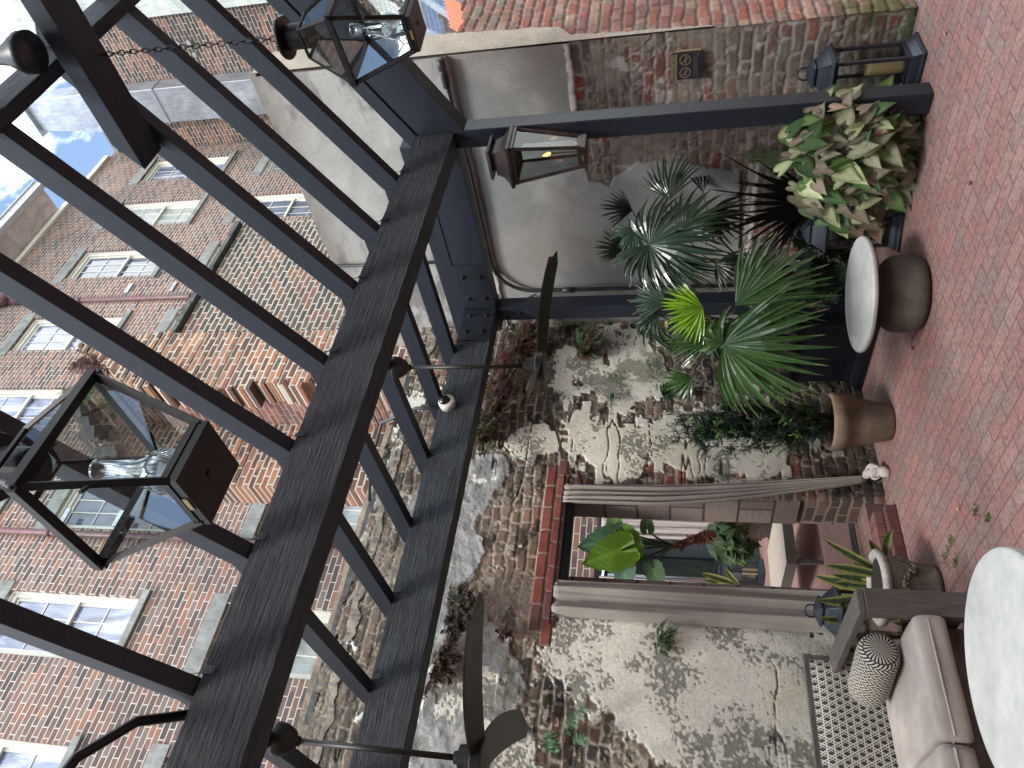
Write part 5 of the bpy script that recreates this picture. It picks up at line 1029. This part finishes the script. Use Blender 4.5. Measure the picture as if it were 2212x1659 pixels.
snake('snake plant with yellow edged leaves in the relief pot beside the sofa arm', (2.3, 4.66, .3), [
    (1930, 1245, 1777, 1163, -.0, .8), (1930, 1250, 1783, 1221, .03, 1), (1932, 1262, 1761, 1243, -.05, 1.25), (1928, 1258, 1798, 1241, .0, 1), (1928, 1240, 1877, 1166, .03, 1.1), (1915, 1225, 1929, 1144, .06, .9),
    (1935, 1275, 1764, 1295, -.07, 1.1), (1930, 1280, 1778, 1302, -.02, 1), (1933, 1285, 1790, 1306, -.0, 1.1), (1930, 1290, 1796, 1321, .02, .9), (1934, 1294, 1770, 1334, -.12, 1.1), (1922, 1232, 1856, 1209, .0, .8),
    (1932, 1268, 1812, 1268, .02, 1.2), (1934, 1265, 1842, 1250, .03, 1.5), (1930, 1275, 1800, 1258, .0, 1.1)], D1_, 31)
snake('small snake plant in the pale pot on the orange stand', (4.05, 9.3, .85), [(1594, 1262, 1515, 1238, 0, 1), (1594, 1264, 1520, 1252, 0, 1.2), (1594, 1266, 1530, 1268, 0, 1.2), (1594, 1270, 1528, 1284, 0, 1.1), (1594, 1260, 1568, 1228, 0, .8), (1594, 1266, 1545, 1246, 0, 1.3), (1594, 1268, 1540, 1276, 0, 1.3), (1594, 1272, 1560, 1290, 0, 1)], 9.5, 33, .045)
# elephant ear in the rear courtyard
t = thing('elephant_ear', 'tall elephant ear plant with big lime leaf seen through the doorway', 'plant', (5.5, 9.5, .6)); rn = random.Random(14); Dq = 9.6
b = MB(); tr = [(1545, 1152), (1520, 1158), (1498, 1166), (1475, 1174), (1455, 1180)]; b.tube([atD(x, y, Dq) for x, y in tr], [.05, .06, .055, .05, .045], 10, col=(.10, .04, .025)); 
for i in range(40):
    f = rn.random(); x = 1545-90*f; y = 1152+28*f; p = atD(x, y, Dq-.04); d = (RT*rn.uniform(-1, 1)+UP*rn.uniform(-.2, .6)-FW*.2).normalized(); ribbon(b, [p, p+d*.06, p+d*.11], [.02, .018, .002], -FW, jit((.12, .05, .03), rn), .3)
b.build('trunk', M['leafm'], t)
def bigleaf(c0, c1, L_, col, dz=0, curl=.12):
    c = atD(*c0, Dq-dz); tp = atD(*c1, Dq-dz); d = (tp-c).normalized(); b = MB(); n_ = (-FW+UP*.3).normalized(); n_ = (n_-d*n_.dot(d)).normalized(); s = d.cross(n_)
    out = [(-.42, .10), (-.45, .28), (-.30, .42), (-.05, .47), (.2, .46), (.45, .38), (.7, .24), (.88, .1), (1, 0)]; vs = []; cc = []; m_ = 9
    fine = []
    for i in range(len(out)-1):
        for k in range(3): f = k/3; fine.append(tuple(out[i][q]*(1-f)+out[i+1][q]*f for q in (0, 1)))
    fine.append(out[-1])
    for i, (u, w_) in enumerate(fine):
        for j in range(m_):
            sg = -1+2*j/(m_-1); ww = w_*(1+.07*math.sin(i*1.9)*(abs(sg) > .9)); x = u if abs(sg) > .3 or u > 0 else u*.15
            rib = .03*math.cos((x*1.0-abs(sg)*.35)*34); vs.append(c+(d*x+s*ww*sg+n_*(-curl*x*x+curl*abs(sg)*.6+rib*.4))*L_); k = .85+.35*(math.cos((x-abs(sg)*.35)*34) > .8)+.4*(sg == 0); cc.append(tuple(v*k for v in col))
    b.add(vs, [(i*m_+j, i*m_+j+1, (i+1)*m_+j+1, (i+1)*m_+j) for i in range(len(fine)-1) for j in range(m_-1)], cols=cc); return b.build('leaf', M['leafm'], t, smooth=True)
for c0, c1, L_, col, dz in (((1338, 1190), (1267, 1216), .50, (.09, .18, .015), .3), ((1330, 1168), (1272, 1178), .5, (.06, .13, .07), .1), ((1352, 1160), (1392, 1208), .36, (.10, .2, .03), .2), ((1330, 1140), (1322, 1112), .25, (.09, .16, .05), 0), ((1398, 1140), (1396, 1112), .2, (.08, .15, .05), 0), ((1350, 1232), (1345, 1276), .3, (.09, .17, .1), .2), ((1412, 1230), (1425, 1268), .28, (.07, .13, .06), .2)):
    lf = bigleaf(c0, c1, L_, col, dz); q = MB(); p0 = atD(1456, 1180, Dq); p2 = atD(*c0, Dq-dz); p1 = p0.lerp(p2, .5)+Vector((0, 0, .12)); q.tube([p0.lerp(p1, s).lerp(p1.lerp(p2, s), s) for s in [i/8 for i in range(9)]], [.018-.009*i/8 for i in range(9)], 7, col=(.05, .08, .03)); q.build('stalk', M['leafm'], lf, smooth=True)
arrow_plant('dense green trailing plant spilling over the rear urn', 190, 1580, 1160, 52, 50, 10.5, .5, (5.55, 9.5, .75), 41, .55, sz=(.10, .17), wts=[0, 0, 0, 0, 6, 6, 0, 0, 4, 0])
# ------------------------------------------------------------------ wild plants on the walls
def frond(b, p0, p2, sag, col, rn, wd=.028, K=12):
    p1 = p0.lerp(p2, .5)+Vector((0, 0, sag)); pts = [p0.lerp(p1, s).lerp(p1.lerp(p2, s), s) for s in [k/K for k in range(K+1)]]
    d_ = (p2-p0).normalized(); n_ = (-FW+UP*rn.uniform(0, .5)+RT*rn.uniform(-.3, .3)).normalized(); s = d_.cross(n_).normalized(); b.tube(pts, .0012, 4, cap=False, col=tuple(v*.6 for v in col))
    for k in range(1, K+1):
        w_ = wd*math.sin(math.pi*min(1, (k/K)*.8+.15))
        for q in (0, .5):
            for sg in (-1, 1):
                if rn.random() < .12: continue
                p = pts[k-1].lerp(pts[k], q); tp = p+s*sg*w_*rn.uniform(.6, 1.2)+d_*w_*rn.uniform(.1, .6)+n_*w_*rn.uniform(-.5, .5)-Vector((0, 0, w_*.2)); h_ = d_*min(w_*.2, .0045); b.add([p-h_, p.lerp(tp, .5)-h_*1.2, tp, p.lerp(tp, .5)+h_*1.2, p+h_], [(0, 1, 2, 3, 4)], jit(col, rn, .3))
RUS = [(.09, .035, .03), (.12, .055, .035), (.06, .025, .022), (.16, .10, .06)]; GRN = [(.05, .11, .03), (.08, .15, .05), (.1, .19, .1)]; YEL = [(.3, .38, .05), (.2, .3, .05)]
def wild(label, x, y, n, Lp, cols, Yp_=None, Xp_=None, seed=0, out=.12, spread=1.0, name='wall_fern', cat='fern', w=.028, up=0.0, zz=None):
    p = at(x, y, Y=Yp_) if Yp_ else at(x, y, X=Xp_); t = thing(name, label, cat, tuple(p), 'wild plants rooted in the old walls'); rn = random.Random(seed); b = MB(); o = Vector((0, -1, 0)) if Yp_ else Vector((-1, 0, 0)); al = Vector((1, 0, 0)) if Yp_ else Vector((0, 1, 0))
    for i in range(n):
        a = rn.uniform(-1, 1)*spread; L_ = Lp*rn.uniform(.5, 1.1); r0 = p+al*rn.uniform(-1, 1)*Lp*.35*spread+Vector((0, 0, rn.uniform(-.5, .5)*Lp*.5)); tp = r0+al*a*L_*.8+o*out*rn.uniform(.3, 1.1)+Vector((0, 0, L_*(up+rn.uniform(-.75, .15))))
        frond(b, r0, tp, .25*L_*rn.uniform(.2, 1), rn.choice(cols), rn, w)
    b.build('fronds', M['leafm'], t); return t
wild('mass of brown red fern hanging just above the fan rod on the wall', 1090, 800, 150, .32, RUS, 5.2, seed=81, out=.25, spread=1.5, w=.02)
wild('mixed green and brown ivy like weeds hanging left of the dome camera', 1045, 935, 120, .28, RUS+GRN[:2], 5.2, seed=82, out=.2, spread=1.3, w=.022)
wild('large rusty red and brown hanging fern where the two walls meet by the post', 1130, 745, 170, .34, RUS+RUS+GRN[:1], 5.2, seed=1, out=.28, spread=1.3, w=.02)
wild('rusty dry fern stretching over the grey wall above the corner conduit bend', 1165, 650, 22, .30, RUS, None, 5.26, seed=2, out=.2, up=.3)
wild('fresh green fern frond cluster below the corner beams', 1205, 690, 14, .30, GRN, 5.1, seed=3, out=.3)
wild('long row of rusty ferns hanging along the wall under the dome camera', 1070, 870, 190, .34, RUS+RUS+GRN[:1], 5.2, seed=4, out=.24, spread=1.9, w=.02)
wild('green and brown fern tangle right of the fan blades on the wall', 1265, 750, 90, .28, RUS[:2]+GRN, 5.22, seed=5, out=.18, spread=1.2, w=.024)
wild('small moss green fern among the white flakes below the fan', 1320, 860, 10, .10, GRN, 5.22, seed=6, out=.06, w=.015)
wild('small green weed on the flaking wall beside the needle shrub', 1440, 850, 60, .17, GRN, 5.22, seed=7, out=.1, w=.018)
wild('green fern tuft growing alone on the white plaster left of the doorway', 1432, 1388, 46, .19, GRN[:2]+[(.03, .07, .02)], 5.22, seed=8, out=.12, w=.013, up=-.1)
wild('brown matted roots and dry fern below the inner beam on the left', 985, 1330, 110, .22, [(.06, .04, .035), (.09, .07, .05), (.05, .06, .035)], 5.2, seed=9, out=.12, spread=1.6)
wild('dark dry root tangle on the grey plaster above the doorway corner', 960, 1440, 90, .22, [(.06, .04, .035), (.1, .06, .045)], 5.2, seed=10, out=.1, spread=1.2)
wild('two open green fern fronds near the fan on the left edge', 1215, 1610, 4, .36, GRN[1:], 5.2, seed=12, out=.2, w=.05)
wild('rusty dry fern hanging under the lip of plaster on the left', 1085, 1375, 14, .13, RUS, 5.2, seed=13, out=.1, w=.02)
for k, (x, y, cl, lb) in enumerate(((838, 1180, YEL, 'yellow green fern on top of the wall between two joists'), (832, 1040, YEL+RUS, 'yellow and red fern on top of the wall near the corner'), (812, 1210, RUS, 'dark red weed on top of the wall left of the yellow fern'), (790, 1340, RUS+GRN, 'reddish weed on the wall top above the doorway'), (760, 1420, RUS+YEL, 'mixed weeds on the wall top furthest left'), (850, 970, RUS+GRN, 'dry and green weeds on the wall top by the curving conduit'), (870, 905, RUS, 'dry red weed on the wall top nearest the grey wall'), (775, 1290, GRN+RUS, 'low green weed on the wall top between the weed clumps'), (720, 1500, GRN+RUS, 'straggly weed on the wall top near the second fan rod'))):
    wild(lb, x, y, 60, .16, cl, 5.3, seed=50+k, out=.03, spread=1.2, w=.02, up=.5)
wild('dry brown vine hanging on the stucco between the end beams', 985, 790, 34, .2, RUS, 5.22, seed=60, out=.15, spread=1.2)
p = at(225, 790, X=5.6)
for k, (dx, dy, cl, lb, L_, n, wd) in enumerate(((0, 0, RUS+[(.3, .2, .18)], 'reddish dry plant on the very top of the ruined wall', .5, 46, .04), (30, 70, GRN+[(.15, .2, .08)], 'thin leafy twig on the left shoulder of the ruined wall', .55, 14, .05))):
    wild(lb, 205+dx, 780+dy, n, L_, cl, None, 5.55, seed=70+k, out=.3, spread=1.0, w=wd, up=.5, name='wall_weed', cat='weed')
# tufts and fallen leaves on the paving
for k, (x, y, r_, lb) in enumerate(((2110, 1105, .03, 'small weed tuft in the paving nearest the dry leaf'), (2045, 1200, .055, 'largest green weed tuft between the relief pot and the big table'), (2056, 1166, .045, 'green weed tuft just right of the largest one'), (2136, 1118, .02, 'tiny weed sprig near the top of the big table'), (2066, 1212, .035, 'weed tuft closest to the big round table'))):
    p = at(x, y, Z=0.0); t = thing('weed_tuft', lb, 'weed', tuple(p), 'weeds in the paving joints'); rn = random.Random(k); b = MB()
    for i in range(90):
        q = p+Vector((rn.gauss(0, r_*.45), rn.gauss(0, r_*.75), 0)); h_ = rn.uniform(.004, .016); d = Vector((rn.uniform(-1, 1), rn.uniform(-1, 1), 1.2)).normalized(); w_ = Vector((rn.uniform(-1, 1), rn.uniform(-1, 1), 0)).normalized()*.004; b.add([q-w_*.4, q+d*h_*.6-w_, q+d*h_, q+d*h_*.6+w_], [(0, 1, 2, 3)], jit(rn.choice([(.08, .19, .03), (.12, .24, .04), (.05, .13, .03)]), rn))
    b.build('leaves', M['leafm'], t)
for k, (x, y, c, lb) in enumerate(((2044, 72, (.55, .33, .12), 'small yellow fallen leaf on the paving near the sign wall lantern'), (2073, 1099, (.5, .36, .2), 'curled tan fallen leaf on the paving right of the step'), (1973, 752, (.10, .05, .04), 'dark dry leaf on the paving by the small round table'), (2098, 395, (.22, .10, .05), 'brown fallen leaf on the open paving below the variegated plant'))):
    p = at(x, y, Z=.004); b = MB(); a = k*1.3; d = Vector((math.cos(a), math.sin(a), 0)); ribbon(b, [p+d*.045*(i/6-.5)+Vector((0, 0, .012*abs(i-3)/3)) for i in range(7)], [.001, .009, .013, .014, .011, .006, .001], Vector((0, 0, 1)), c, .5); o = b.build('fallen_leaf', M['leafm'], None, smooth=True); tag(o, lb, 'leaf', 'fallen leaves on the paving')
